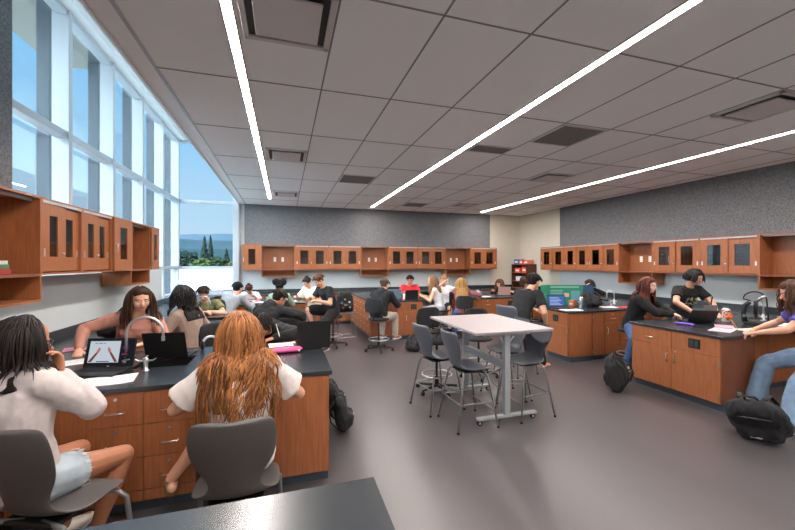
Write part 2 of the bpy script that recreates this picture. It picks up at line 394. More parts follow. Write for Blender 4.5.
def faucet(x, y, rz, label, h=.30, reach=.2, group='lab sink faucets'):
    t = empty('faucet', (x, y, .92), rz); tag(t, label, 'faucet', group)
    MB().lathe([(.032, 0), (.032, .01), (.02, .02), (.018, .09), (.013, .1)]).build('base', M['chrome'], t, smooth=True)
    pts = [(0, 0, .09), (0, 0, h-reach/2)]+[(reach/2-reach/2*math.cos(a), 0, h-reach/2+reach/2*math.sin(a)) for a in [math.pi*i/12 for i in range(1, 12)]]+[(reach, 0, h-reach/2), (reach, 0, h-reach/2-.07)]
    MB().tube(pts, .0105, 12).build('spout', M['chrome'], t, smooth=True)
    MB().cyl((reach, 0, h-reach/2-.075), (reach, 0, h-reach/2-.035), .014).build('aerator', M['chrome'], t)
    for s in (-1, 1):
        MB().cyl((0, 0, .05), (0, s*.05, .06), .009).cyl((0, s*.05, .055), (0, s*.05, .075), .014).tube([(0, s*.05, .075), (.045, s*.075, .085)], [.007, .005]).build('lever', M['chrome'], t)
    return t
def gas_turret(x, y, label, group='gas turrets on the worktops'):
    t = empty('gas_turret', (x, y, .92)); tag(t, label, 'gas tap', group)
    MB().lathe([(.026, 0), (.026, .008), (.016, .014), (.016, .07), (.02, .075), (.02, .1), (.008, .11)]).build('column', M['chrome'], t, smooth=True)
    for s in (-1, 1):
        MB().tube([(s*.01, 0, .085), (s*.05, 0, .085), (s*.075, 0, .1)], [.008, .006, .004]).build('nozzle', M['chrome'], t)
        MB().box(-.006, .006, s*.03-.018, s*.03+.018, .11, .118).cyl((0, s*.02, .09), (0, s*.02, .11), .006).build('lever', M['chrome'], t)
    return t

# wall cabinets; local frame: front on y=0 facing -y, back at y=dp
def leaf(root, name, x0, x1, z0, z1, y0, handle=None, pull=None, gwk=.19):
    """door leaf with a frame and a tall narrow glass pane"""
    y1 = y0+.02; W_ = x1-x0; cx = (x0+x1)/2; gw = W_*gwk; ga, gb = z0+(z1-z0)*.22, z1-(z1-z0)*.17
    m = MB().box(x0, cx-gw, y0, y1, z0, z1).box(cx+gw, x1, y0, y1, z0, z1).box(cx-gw, cx+gw, y0, y1, z0, ga).box(cx-gw, cx+gw, y0, y1, gb, z1)
    for q in (.36, .68): m.box(cx-gw, cx+gw, y1-.004, y1, ga+(gb-ga)*q-.006, ga+(gb-ga)*q+.006)
    d = m.build(name, M['wood'], root)
    box('pane', M['pane'], cx-gw, cx+gw, y0+.008, y0+.012, ga, gb, d)
    if pull is not None: box('pull', M['chrome'], pull-.012, pull+.012, y0-.003, y0, z0+(z1-z0)*.22, z0+(z1-z0)*.22+.075, d)
    if handle is not None: MB().lathe([(.004, 0), (.012, .004), (.012, .018), (.006, .024)]).xf(Matrix.Translation((handle, y0, z0+(z1-z0)*.27)) @ Matrix.Rotation(R(90), 4, 'X')).build('knob', M['chrome'], d)
    return d
def carcass(r, wd, dp, z0, z1, shelf=True, m=None):
    m = m or M['wood']; t = .02
    b = MB().box(0, t, 0, dp, z0, z1).box(wd-t, wd, 0, dp, z0, z1).box(t, wd-t, 0, dp, z0, z0+t).box(t, wd-t, 0, dp, z1-t, z1).box(t, wd-t, dp-.01, dp, z0+t, z1-t)
    b.build('body', m, r)
    if shelf: box('shelf', M['woodin'], t, wd-t, .07, dp-.01, (z0+z1)/2, (z0+z1)/2+.018, r)
def cab_slide(label, loc, rz, wd, dp, z0, z1, gwk=.25, group='sliding glass door wall cabinets'):
    r = empty('wall_cabinet', loc, rz); tag(r, label, 'cabinet', group); carcass(r, wd, dp, z0, z1)
    box('track', M['alu'], .02, wd-.02, -.002, .03, z1-.045, z1-.02, r)
    h = wd/2
    leaf(r, 'door', .022, h+.01, z0+.03, z1-.045, .004, pull=.05, handle=h-.025, gwk=gwk)
    leaf(r, 'door', h-.01, wd-.022, z0+.03, z1-.045, .028, pull=wd-.05, gwk=gwk)
    return r
def cab_single(label, loc, rz, wd, dp, z0, z1, hinge='R', group='single door wall cabinets', handle=True):
    r = empty('wall_cabinet', loc, rz); tag(r, label, 'cabinet', group); carcass(r, wd, dp, z0, z1)
    d = leaf(r, 'door', .004, wd-.004, z0+.004, z1-.004, -.022)
    hx = .035 if hinge == 'R' else wd-.035; ex = wd-.006 if hinge == 'R' else .006
    link('handle', proto('h', handle_me), d, (hx, -.022, z0+.3), (0, R(90), 0))
    for z in (z0+.12, z1-.12): link('hinge', proto('hi', hinge_me), d, (ex, -.02, z))
    return r
def cab_open(label, loc, rz, wd, dp, z0, z1, drop=.2, outlets=True, group='open wall cabinets'):
    r = empty('wall_cabinet', loc, rz); tag(r, label, 'cabinet', group); t = .02; zb = z0-drop
    b = MB().box(0, t, 0, dp, zb, z1).box(wd-t, wd, 0, dp, zb, z1).box(t, wd-t, 0, dp, zb, zb+t).box(t, wd-t, 0, dp, z1-t, z1).box(t, wd-t, dp-.01, dp, zb+t, z1-t)
    b.build('body', M['wood'], r)
    s = box('shelf', M['woodin'], t, wd-t, .0, dp-.01, z0-.01, z0+.015, r)
    box('light_rail', M['alu'], t, wd-t, .06, .1, z1-t-.025, z1-t, r)
    if outlets:
        for k in (-1, 1):
            q = box('outlet_plate', M['outlet'], wd/2+k*.11-.035, wd/2+k*.11+.035, dp-.016, dp-.01, z0+.24, z0+.37, r, bevel=.002)
            MB().box(wd/2+k*.11-.015, wd/2+k*.11+.015, dp-.019, dp-.015, z0+.26, z0+.295).box(wd/2+k*.11-.015, wd/2+k*.11+.015, dp-.019, dp-.015, z0+.315, z0+.35).build('socket', M['ventw'], q)
    return r
DP = .36
# back wall run (faces -y): x starts
zb0, zb1 = 1.60, 2.32; yf = YB-DP-.03
cab_single('narrow single glass door wall cabinet nearest the back window', (-1.12, yf, 0), 0, .5, DP, zb0, zb1)
cab_open('open back wall cabinet with outlets, first from the window', (-.62, yf, 0), 0, .92, DP, zb0, zb1)
cab_slide('back wall cabinet with two glass doors, right of the first open one', (.30, yf, 0), 0, .95, DP, zb0, zb1)
cab_slide('back wall cabinet with two glass doors, left of the second open one', (1.25, yf, 0), 0, .98, DP, zb0, zb1)
cab_open('open back wall cabinet above the black backpack on a stool', (2.23, yf, 0), 0, .87, DP, zb0, zb1)
cab_slide('back wall glass door cabinet above the person in red', (3.10, yf, 0), 0, .98, DP, zb0, zb1)
cab_slide('back wall glass door cabinet above the white tank top student', (4.08, yf, 0), 0, .97, DP, zb0, zb1)
cab_open('open back wall cabinet above the long straight blonde hair', (5.05, yf, 0), 0, .90, DP, zb0, zb1)
cab_slide('last back wall glass door cabinet, ending at the beige corner', (5.95, yf, 0), 0, 1.0, DP, zb0, zb1)
# right wall run (faces -x): local x runs towards -y
xf = XR-DP-.03; zr0, zr1 = 1.585, 2.295; RR = R(-90)
cab_slide('first right wall cabinet from the back corner, two glass doors', (xf, 9.79, 0), RR, 1.02, DP, zr0, zr1)
cab_slide('second right wall cabinet from the back corner, two glass doors', (xf, 8.77, 0), RR, .88, DP, zr0, zr1)
cab_slide('third right wall cabinet from the back corner, beside the open one', (xf, 7.89, 0), RR, .93, DP, zr0, zr1)
cab_open('open right wall cabinet above the red haired student', (xf, 6.96, 0), RR, .87, DP, zr0, zr1, drop=.27)
cab_slide('pale glass door cabinet on the right wall, left of the one reflecting windows', (xf, 6.09, 0), RR, .96, DP, zr0, zr1)
cab_slide('glass door cabinet reflecting the windows, beside the frame edge open one', (xf, 5.13, 0), RR, .94, DP, zr0, zr1)
cab_open('open wall cabinet at the right edge of the picture', (xf, 4.19, 0), RR, 1.2, DP, zr0, zr1, drop=.24, outlets=False)
# left wall run (faces +x): local x runs towards +y
xl = XL+DP+.02; zl0, zl1 = 1.69, 2.405; RL = R(90)
big = cab_open('large open wall cabinet holding books at the left edge', (xl, 3.0, 0), RL, 1.16, DP, zl0, zl1, drop=.24, outlets=False)
cab_slide('left wall sliding glass door cabinet beside the large open one', (xl, 4.16, 0), RL, .71, DP, zl0, zl1, .19)
cab_slide('left wall sliding glass door cabinet, second from the large open one', (xl, 4.87, 0), RL, .72, DP, zl0, zl1, .19)
cab_single('left wall single door cabinet with a pull, before the open cubby', (xl, 5.60, 0), RL, .60, DP, zl0, zl1, 'R')
cab_open('left wall open cubby between two single door cabinets', (xl, 6.20, 0), RL, .78, DP, zl0, zl1, drop=.22, outlets=False)
cab_single('last left wall single door cabinet toward the back window', (xl, 6.98, 0), RL, .40, DP, zl0, zl1, 'L')
for i, (c, z, hh, lab) in enumerate((((150, 40, 44), 0, .045, 'red book at the bottom of the pile on the left shelf'), ((70, 110, 72), .046, .035, 'green book in the middle of the pile on the left shelf'), ((196, 196, 190), .082, .03, 'pale book on top of the pile on the left shelf'))):
    b = empty('book', (-2.28, 3.77-.01*i, zl0+.0165+z), R(3*i)); tag(b, lab, 'book', 'books on the left shelf')
    box('cover', cm('bookc%d' % i, c), -.09, .09, -.12, .12, 0, hh, b, bevel=.003)
    box('pages', M['paper'], -.085, .084, -.115, .121, .005, hh-.005, b)

# wall counters -------------------------------------------------------------
counter('black worktop running along the left window wall', XL, -1.76, 1.9, YB-.02)
tag(box('backsplash', M['top'], XL+.002, XL+.02, 1.9, YB-.02, .921, 1.03), 'black backsplash along the left wall worktop', 'backsplash')
for i in range(7):
    y = 1.95+i*1.335
    base_cab(['base cabinet along the left wall, left of the grey hoodie student', 'base cabinet along the left wall behind the front left island', 'base cabinet along the left wall behind the rose brown sweater', 'base cabinet along the left wall beside the second left island', 'base cabinet along the left wall behind the olive shirt', 'base cabinet along the left wall beside the third left island', 'last base cabinet along the left wall at the window corner'][i], (-1.80, y, 0), RL, 1.325, .68, [('door', .02, .66, .1, .88, 'R'), ('door', .66, 1.31, .1, .88, 'L')], 'left wall base cabinets')
counter('black worktop running along the back wall', -1.758, XR-.02, 10.72, YB-.02)
tag(box('backsplash', M['top'], XL+.022, XR-.02, YB-.04, YB-.02, .921, 1.03), 'black backsplash along the back wall worktop', 'backsplash')
bx = [-1.7, -.8, .1, 1.0, 3.2, 5.7, 6.6]
for i, x in enumerate(bx):
    base_cab(['base cabinet under the back worktop below the corner window', 'base cabinet under the back worktop below the single door cabinet', 'base cabinet under the back worktop behind the curly haired student', 'base cabinet under the back worktop behind the stool with the backpack', 'base cabinet under the back worktop behind the person in red', 'base cabinet under the back worktop right of the blonde hair', 'base cabinet under the back worktop beside the bookcase'][i], (x, 10.76, 0), 0, .88, .6, [('door', 0, .44, .1, .88, 'R'), ('door', .44, .88, .1, .88, 'L')], 'back wall base cabinets')
counter('black worktop running along the right wall', 7.42, XR-.02, 1.0, 10.35)
tag(box('backsplash', M['top'], XR-.04, XR-.02, 1.0, 10.35, .921, 1.03), 'black backsplash along the right wall worktop', 'backsplash')
for i in range(8):
    y = 10.3-i*1.1
    base_cab(['right wall base cabinet nearest the bookcase', 'right wall base cabinet, second from the bookcase', 'right wall base cabinet behind the dark haired student hiding the face', 'right wall base cabinet at the second right peninsula end', 'right wall base cabinet between the two right islands', 'right wall base cabinet behind the glasses wearing student', 'right wall base cabinet at the front right island end', 'right wall base cabinet nearest the camera'][i], (7.46, y, 0), RR, 1.08, .6, [('door', 0, .54, .1, .88, 'R'), ('door', .54, 1.08, .1, .88, 'L')], 'right wall base cabinets')

# island 1 (front left) -----------------------------------------------------
counter('black island worktop in the front left, with a sink', -1.758, .373, 3.03, 4.27, holes=[(-1.22, -.80, 3.56, 3.92)])
sink(-1.22, -.80, 3.56, 3.92, 'black sink in the front left island')
D4 = [('drawer', 0, 1, .65, .885, 'l'), ('drawer', 0, 1, .415, .65, 'l'), ('drawer', 0, 1, .18, .415, 'l'), ('panel', 0, 1, .1, .18, '')]
def scale_spec(sp, a, b): return [(k, a+(b-a)*x0, a+(b-a)*x1, z0, z1, o) for k, x0, x1, z0, z1, o in sp]
base_cab('drawer unit beside the bare knees of the grey hoodie student', (-1.30, 3.06, 0), 0, .335, .56, scale_spec(D4, 0, .335), 'front left island drawer units')
base_cab('drawer unit behind the raised sandal in the front left island', (-.965, 3.06, 0), 0, .335, .56-.06, scale_spec(D4, 0, .335), 'front left island drawer units')
base_cab('plain front cabinet at the left end of the front left island', (-1.75, 3.06, 0), 0, .45, .56, [('panel', 0, .45, .1, .885, '')])
base_cab('plain door cabinet at the right end of the front left island', (-.13, 3.06, 0), 0, .48, .56, [('door', 0, .48, .1, .885, 'Rn'), ])
r = base_cab('long cabinet forming the far half of the front left island', (.35, 4.24, 0), R(180), 2.1, .3, [('door', i*.525, i*.525+.525, .1, .885, 'L' if i % 2 else 'R') for i in range(4)])
for q in (0, 1): add_hinge(r, -.0, .3) if 0 else None
MB().box(.352, .360, 3.055, 3.063, .14, .2).cyl((.36, 3.05, .14), (.36, 3.05, .2), .006).box(.352, .360, 3.055, 3.063, .76, .82).cyl((.36, 3.05, .76), (.36, 3.05, .82), .006)
faucet(-1.27, 3.62, 0, 'tall gooseneck faucet at the sink of the front left island', .42, .27)
gas_turret(-1.08, 3.46, 'chrome gas turret between the two laptops on the left')
gas_turret(-1.42, 4.06, 'chrome gas turret behind the gooseneck faucet on the left')
# islands 2 and 3
for k, (y, xr, lab) in enumerate(((5.75, .37, 'second black island worktop from the front on the left'), (8.40, .45, 'third black island worktop from the front on the left'))):
    counter(lab, -1.758, xr, y, y+1.24, holes=[(-1.22, -.80, y+.45, y+.8)])
    sink(-1.22, -.80, y+.45, y+.8, ['black sink in the second left island', 'black sink in the third left island'][k])
    base_cab(['cabinet at the wall end of the second left island', 'cabinet at the wall end of the third left island'][k], (-1.75, y+.03, 0), 0, .95, .4, [('door', 0, .475, .1, .885, 'R'), ('door', .475, .95, .1, .885, 'L')])
    base_cab(['cabinet at the aisle end of the second left island', 'cabinet at the aisle end of the third left island'][k], (xr-.6, y+.03, 0), 0, .58, 1.18, [('outlet', 0, .58, .65, .885, ''), ('door', 0, .58, .1, .65, 'Rn')])
    faucet(-1.33, y+.6, 0, ['gooseneck faucet in front of the olive shirt student', 'gooseneck faucet beside the grey sweatshirt student'][k], .36, .22)
    gas_turret(-.35, y+.62, ['chrome gas turret on the second left island', 'chrome gas turret on the third left island'][k])

# P4 (centre back, left one) and P5 -------------------------------------------
counter('black peninsula worktop with two laptops, in front of the person in red', 1.87, 3.18, 8.17, 10.715)
for i, lab in enumerate(('nearest drawer unit in the side of the middle peninsula', 'middle drawer unit in the side of the middle peninsula', 'farthest drawer unit in the side of the middle peninsula')):
    y = 10.66-(.81*(2-i)); base_cab(lab, (1.90, 8.22+.81*(i+1) if 0 else 9.03+.81*i, 0), RR, .80, .6, [('drawer', a, b, z, z+.156, 'c') for a, b in ((0, .4), (.4, .8)) for z in (.1, .256, .412, .568, .724)], 'drawer units in the side of the middle peninsula')
base_cab('front cabinet of the middle peninsula, hidden by the black jacket', (2.505, 8.20, 0), 0, .01, .02, [])if 0 else None
base_cab('front of the middle peninsula with a black outlet and door', (2.52, 8.20, 0), 0, .64, .6, [('outlet', .16, .64, .65, .885, ''), ('panel', 0, .16, .1, .885, ''), ('door', .16, .64, .1, .65, 'L')])
base_cab('rear right cabinet of the middle peninsula', (3.16, 8.82, 0), R(90), 1.85, .6, [('door', 0, .92, .1, .885, 'R'), ('door', .92, 1.85, .1, .885, 'L')])
counter('black peninsula worktop with a pinkish laptop, centre back', 4.42, 5.92, 8.17, 10.715)
base_cab('left front unit with a drawer in the centre back peninsula', (4.46, 8.20, 0), 0, .76, .6, [('panel', 0, .12, .1, .885, ''), ('drawer', .12, .76, .65, .885, 'l'), ('door', .12, .76, .1, .65, 'R')])
base_cab('right front unit with a black outlet in the centre back peninsula', (5.22, 8.20, 0), 0, .68, .6, [('outlet', 0, .68, .65, .885, ''), ('door', 0, .68, .1, .65, 'L')])
base_cab('rear side cabinet of the centre back peninsula', (5.88, 8.82, 0), R(90), 1.85, 1.38, [('door', 0, .92, .1, .885, 'R'), ('door', .92, 1.85, .1, .885, 'L')])
faucet(5.0, 10.95, R(-90), 'small gooseneck faucet at the back wall beside the blonde hair', .34, .16)
gas_turret(5.05, 8.9, 'chrome gas turret on the centre back peninsula')
gas_turret(5.25, 9.3, 'chrome gas turret farther back on the centre back peninsula')

# P6 (right, second row) ------------------------------------------------------
counter('black peninsula worktop with the green display board', 4.87, 7.415, 5.38, 6.68)
base_cab('side cabinet with a black outlet facing the standing stools', (4.90, 6.04, 0), RR, .62, .5, [('outlet', 0, .62, .65, .885, ''), ('door', 0, .62, .1, .65, 'L')])
base_cab('blank panel cabinet at the near corner of the second right peninsula', (5.41, 5.42, 0), 0, .02, .5, [])if 0 else None
base_cab('corner cabinet with a plain hinged door on the second right peninsula', (5.41, 5.41, 0), 0, .28, .6, [('door', 0, .28, .1, .885, 'Rn')])
box('side_panel', M['wood'], 4.90, 5.40, 5.40, 5.43, .1, .885, [o for o in bpy.data.objects if o.get('label', '').startswith('side cabinet with a black outlet')][0]).matrix_parent_inverse = (Matrix.Translation((4.90, 6.04, 0)) @ Matrix.Rotation(RR, 4, 'Z')).inverted()
base_cab('drawer over tall door unit in the second right peninsula', (5.70, 5.41, 0), 0, .36, .6, [('drawer', 0, .36, .68, .885, 'l'), ('door', 0, .36, .1, .68, 'L')])
base_cab('four drawer unit left of the blue jeans in the second right peninsula', (6.07, 5.41, 0), 0, .36, .6, [('drawer', 0, .36, z, z+.196, 'l') for z in (.1, .296, .492, .688)])
base_cab('four drawer unit behind the red haired student', (6.44, 5.41, 0), 0, .36, .6, [('drawer', 0, .36, z, z+.196, 'l') for z in (.1, .296, .492, .688)])
base_cab('door unit at the wall end of the second right peninsula', (6.81, 5.41, 0), 0, .58, .6, [('door', 0, .58, .1, .885, 'L')])
faucet(6.75, 6.15, R(180), 'gooseneck faucet on the second right peninsula', .32, .2)
gas_turret(6.45, 5.95, 'chrome gas turret beside the faucet on the second right peninsula')

# P7 (front right) ------------------------------------------------------------
counter('black island worktop in the front right', 4.97, 7.415, 3.03, 4.27)
base_cab('orange front unit with drawer and door beside the small black backpack', (5.01, 4.235, 0), RR, .585, .6, [('drawer', 0, .585, .66, .885, 'l'), ('door', 0, .585, .1, .66, 'R')])
base_cab('orange front unit with black double outlet beside the large backpack', (5.01, 3.648, 0), RR, .585, .6, [('outlet', 0, .585, .66, .885, ''), ('door', 0, .585, .1, .66, 'Ll')])
base_cab('dark recessed cabinet behind the knees in the front right island', (5.63, 3.42, 0), 0, 1.75, .8, [('panel', 0, .87, .1, .885, ''), ('panel', .87, 1.75, .1, .885, '')])
faucet(7.0, 3.72, R(180), 'gooseneck faucet on the front right island', .32, .2)
gas_turret(6.75, 3.38, 'chrome gas turret nearest the purple top student')
gas_turret(6.62, 4.0, 'chrome gas turret behind the black lab stand')
# foreground bench
counter('black tabletop crossing the bottom of the picture', -2.2, .352, .25, 1.475, z=.92)
base_cab('cabinet under the black foreground tabletop', (-1.9, .35, 0), 0, 2.1, 1.0, [('door', 0, 1.05, .1, .88, 'R'), ('door', 1.05, 2.1, .1, .88, 'L')])

# bookcase --------------------------------------------------------------------
bc = empty('bookcase', (7.72, 11.28, 0), RR); tag(bc, 'tall brown bookcase in the back right corner holding red boxes', 'bookcase')
m = MB().box(0, .02, 0, .4, 0, 1.76).box(.82, .84, 0, .4, 0, 1.76).box(.02, .82, .39, .4, .0, 1.76)
m.build('carcass', cm('walnut', (92, 50, 34), .5, c2=(78, 42, 30), scale=9, stretch=(7, 7, .5)), bc)
for z in (.06, .5, .93, 1.16, 1.45, 1.74): box('shelf', M['woodin'], .02, .82, 0, .39, z, z+.02, bc)
def crate(x, y, z, sx, sy, sz, c, label, rz=0, name='box', group='boxes on the bookcase'):
    t = empty(name, (x, y, z), rz); tag(t, label, 'box', group)
    box('carton', cm('carton%s' % (c,), c, .7), -sx/2, sx/2, -sy/2, sy/2, 0, sz, t, bevel=.004)
    box('label_strip', M['paper'], -sx/2-.002, -sx/2, -sy*.3, sy*.3, sz*.3, sz*.6, t)
crate(7.9, 11.1, 1.76, .22, .26, .17, (60, 100, 170), 'blue box on top of the bookcase')
crate(7.9, 10.84, 1.76, .22, .2, .15, (224, 92, 74), 'red box on top of the bookcase beside the blue one')
crate(7.9, 10.58, 1.76, .22, .24, .14, (216, 110, 84), 'orange red box on top of the bookcase at the near end')
crate(7.9, 11.06, 1.47, .2, .3, .16, (222, 84, 66), 'red box on the upper shelf, far end')
crate(7.9, 10.68, 1.47, .2, .26, .2, (228, 90, 66), 'red box on the upper shelf, near end')
crate(7.9, 11.0, 1.18, .2, .3, .15, (210, 220, 230), 'white box on the middle shelf')

# ================================================================ SEATING
def shell_mesh(bw=.44, bend_w=.27, h=.40, seat_w=.45, depth=.42, thick=.011, opening=True):
    """one-piece seat shell: profile from back top down and forward; x across, faces +y; seat level at z=0"""
    prof = []  # (y, z, halfwidth, curl)
    N = 22
    pts = [(-.290, h+.015, bw*.38), (-.286, h, bw*.46), (-.272, h*.84, bw*.5), (-.245, h*.62, bw*.49), (-.218, h*.42, bw*.42), (-.20, h*.26, bend_w*.5), (-.182, h*.11, bend_w*.5),
           (-.15, .014, seat_w*.42), (-.09, -.006, seat_w*.5), (0, -.01, seat_w*.5), (.1, -.004, seat_w*.49), (.17, .002, seat_w*.46), (.205, -.012, seat_w*.4)]
    rs = []; NX = 12
    top = []; bot = []
    for i, (y, z, hw) in enumerate(pts):
        a = pts[min(i+1, len(pts)-1)]; b = pts[max(i-1, 0)]
        n = V((0, -(a[1]-b[1]), (a[0]-b[0]))).normalized()
        if n.z < 0 and i > 5: n = -n
        if i <= 5 and n.y < 0: n = -n
        up = []; dn = []
        for j in range(NX+1):
            t = -1+2*j/NX; lift = .045*t*t if i < 6 else .028*t*t*(1 if i < 11 else .4)
            p = V((hw*t, y, z))+n*lift
            up.append(p+n*thick/2); dn.append(p-n*thick/2)
        rs.append(up+dn[::-1])
    return MB().rings(rs)
def cafe_stool(x, y, rz, label, seat=.63, group='grey shell stools around the white table', legspread=.24, hi=True):
    t = empty('stool', (x, y, 0), rz); tag(t, label, 'stool', group)
    s = shell_mesh().xf(Matrix.Translation((0, 0, seat)))
    o = s.build('seat_shell', M['greyp'], t, smooth=True)
    md = o.modifiers.new('s', 'SUBSURF'); md.levels = 1; md.render_levels = 1
    box('seat_bracket', M['blackp'], -.13, .13, -.13, .13, seat-.035, seat-.016, t, bevel=.006)
    for sx in (-1, 1):
        for sy in (-1, 1):
            MB().tube([(sx*.06, sy*.1, seat-.03), (sx*.15, sy*.13, seat-.03), (sx*.175, sy*.15, seat-.07), (sx*legspread, sy*(legspread+.005), 0.006)], .0105, 8).build('leg', M['silver'], t, smooth=True)
            MB().cyl((sx*legspread, sy*(legspread+.005), 0), (sx*legspread, sy*(legspread+.005), .02), .014).build('foot', M['rubber'], t)
    f = .28; q = .175+(legspread-.175)*(1-f/(seat-.07)); r = .15+(legspread+.005-.15)*(1-f/(seat-.07))
    for a, b in (((-q, -r, f), (q, -r, f)), ((-q, r, f-.08), (q, r, f-.08)), ((-q, -r, f), (-q, r, f)), ((q, -r, f), (q, r, f))):
        MB().tube([a, b], .008, 8).build('stretcher', M['silver'], t, smooth=True)
    return t
def chair_low(x, y, rz, label, seat=.47):
    t = empty('chair', (x, y, 0), rz); tag(t, label, 'chair', 'dark grey shell chairs in the foreground')
    k = 1.0
    s = shell_mesh(bw=.46, bend_w=.27, h=.47, seat_w=.48).xf(Matrix.Translation((0, 0, seat)) @ Matrix.Scale(k, 4))
    o = s.build('seat_shell', M['taupe'], t, smooth=True)
    md = o.modifiers.new('s', 'SUBSURF'); md.levels = 2; md.render_levels = 2
    rim = MB(); 
    for sx in (-1, 1):
        for sy in (-1, 1):
            MB().tube([(sx*.05, sy*.12, seat-.03), (sx*.2, sy*.15, seat-.03), (sx*.235, sy*.17, seat-.07), (sx*.25, sy*.235, .008)], .0135, 10).build('leg', M['silver'], t, smooth=True)
            MB().cyl((sx*.25, sy*.235, 0), (sx*.25, sy*.235, .025), .017).build('foot', M['rubber'], t)
    box('seat_bracket', M['blackp'], -.15, .15, -.15, .15, seat-.045, seat-.02, t, bevel=.008)
    return t
def drafting_stool(x, y, rz, label, seat=.66, back=True, group='black drafting stools on castors', shell=None):
    t = empty('drafting_stool', (x, y, 0), rz); tag(t, label, 'stool', group)
    for i in range(5):
        a = 2*math.pi*i/5+.3; c, s = math.cos(a), math.sin(a)
        MB().tube([(0, 0, .085), (.29*c, .29*s, .065)], [.024, .014], 8).build('base_arm', M['blackp'], t)
        MB().cyl((.29*c-.012*s, .29*s+.012*c, .028), (.29*c+.012*s, .29*s-.012*c, .028), .028).cyl((.29*c, .29*s, .03), (.29*c, .29*s, .07), .008).build('castor', M['rubber'], t)
    MB().lathe([(.03, .07), (.03, .2), (.016, .2), (.016, seat-.06)]).build('gas_column', M['blackp'], t)
    ring = MB(); ring.tube([(.21*math.cos(a), .21*math.sin(a), .24) for a in [2*math.pi*i/24 for i in range(24)]], .009, 8, closed=True)
    for i in range(3):
        a = 2*math.pi*i/3; ring.tube([(.02*math.cos(a), .02*math.sin(a), .22), (.21*math.cos(a), .21*math.sin(a), .24)], .006, 6)
    ring.build('foot_ring', M['chrome'], t, smooth=True)
    if shell:
        shell_mesh().xf(Matrix.Translation((0, 0, seat))).build('seat_shell', shell, t, smooth=True)
        box('seat_bracket', M['blackp'], -.1, .1, -.1, .1, seat-.06, seat-.015, t, bevel=.01)
    else:
        MB().ell((0, 0, 0), (.22, .21, .04), m=24).xf(Matrix.Translation((0, 0, seat-.02))).build('seat', M['blackf'], t, smooth=True)
        if back:
            MB().tube([(0, -.1, seat-.05), (0, -.23, seat-.02), (0, -.25, seat+.15)], .014, 8).build('back_arm', M['blackp'], t)
            mb = MB(); rs = []
            for z, hw in ((.13, .15), (.16, .19), (.3, .2), (.4, .17), (.43, .12)):
                rs.append([V((hw*u, -.235-.0*u+.03*u*u, seat+z)) for u in (-1, -.5, 0, .5, 1)]+[V((hw*u, -.265+.03*u*u, seat+z)) for u in (1, .5, 0, -.5, -1)])
            mb.rings(rs).build('backrest', M['blackf'], t, smooth=True)
    return t

# the white table
tb = empty('standing_table', (2.45, 4.14, 0)); tag(tb, 'tall white topped table on a silver castor frame, in the middle', 'table')
box('tabletop', M['tablewhite'], -.50, .50, -.65, .65, 1.02, 1.05, tb, bevel=.006)
for s in (-1, 1):
    yy = -.53 if s < 0 else .45
    box('post', M['alu'], -.035-.05, .035-.05, yy-.03, yy+.03, .07, .99, tb, bevel=.004)
    box('top_bracket', M['alu'], -.35, .25, yy-.025, yy+.025, .985, 1.02, tb, bevel=.004)
    MB().tube([(-.15, yy, .97), (-.05, yy, .86)], .01).tube([(.05, yy, .97), (-.05, yy, .86)], .01).build('gusset', M['alu'], tb)
    box('foot_bar', M['alu'], -.42, .34, yy-.028, yy+.028, .06, .09, tb, bevel=.006)
    for sx in (-.39, .30):
        cs = MB().cyl((sx, yy-.012, .03), (sx, yy+.012, .03), .03, m=20).build('castor', M['rubber'], tb)
        MB().cyl((sx, yy-.015, .03), (sx, yy+.015, .03), .014, m=14).cyl((sx, yy, .03), (sx, yy, .062), .007).build('hub', M['alu'], cs)
box('stretcher_beam', M['alu'], -.085, -.015, -.5, .42, .60, .67, tb, bevel=.004)
MB().tube([(-.05, -.5, .62), (-.05, .42, .12)], .012).build('brace', M['alu'], tb)

cafe_stool(1.98, 3.74, R(-88), 'grey shell stool nearest the camera, left of the white table')
cafe_stool(1.83, 4.26, R(-80), 'grey shell stool behind the nearest one, left of the white table')
cafe_stool(2.76, 3.78, R(95), 'grey shell stool right of the white table, nearest its post')
cafe_stool(2.86, 4.32, R(84), 'grey shell stool right of the white table, behind another one')
drafting_stool(2.05, 4.78, R(190), 'black drafting stool with star base pushed under the far left of the white table', seat=.72)
drafting_stool(2.95, 5.2, R(160), 'black drafting stool standing behind the far end of the white table', seat=.62)
chair_low(-1.14, 2.38, R(-24), 'dark grey chair under the student in the grey hoodie', .55)
chair_low(-.265, 2.38, R(0), 'dark grey chair under the student with long copper hair')

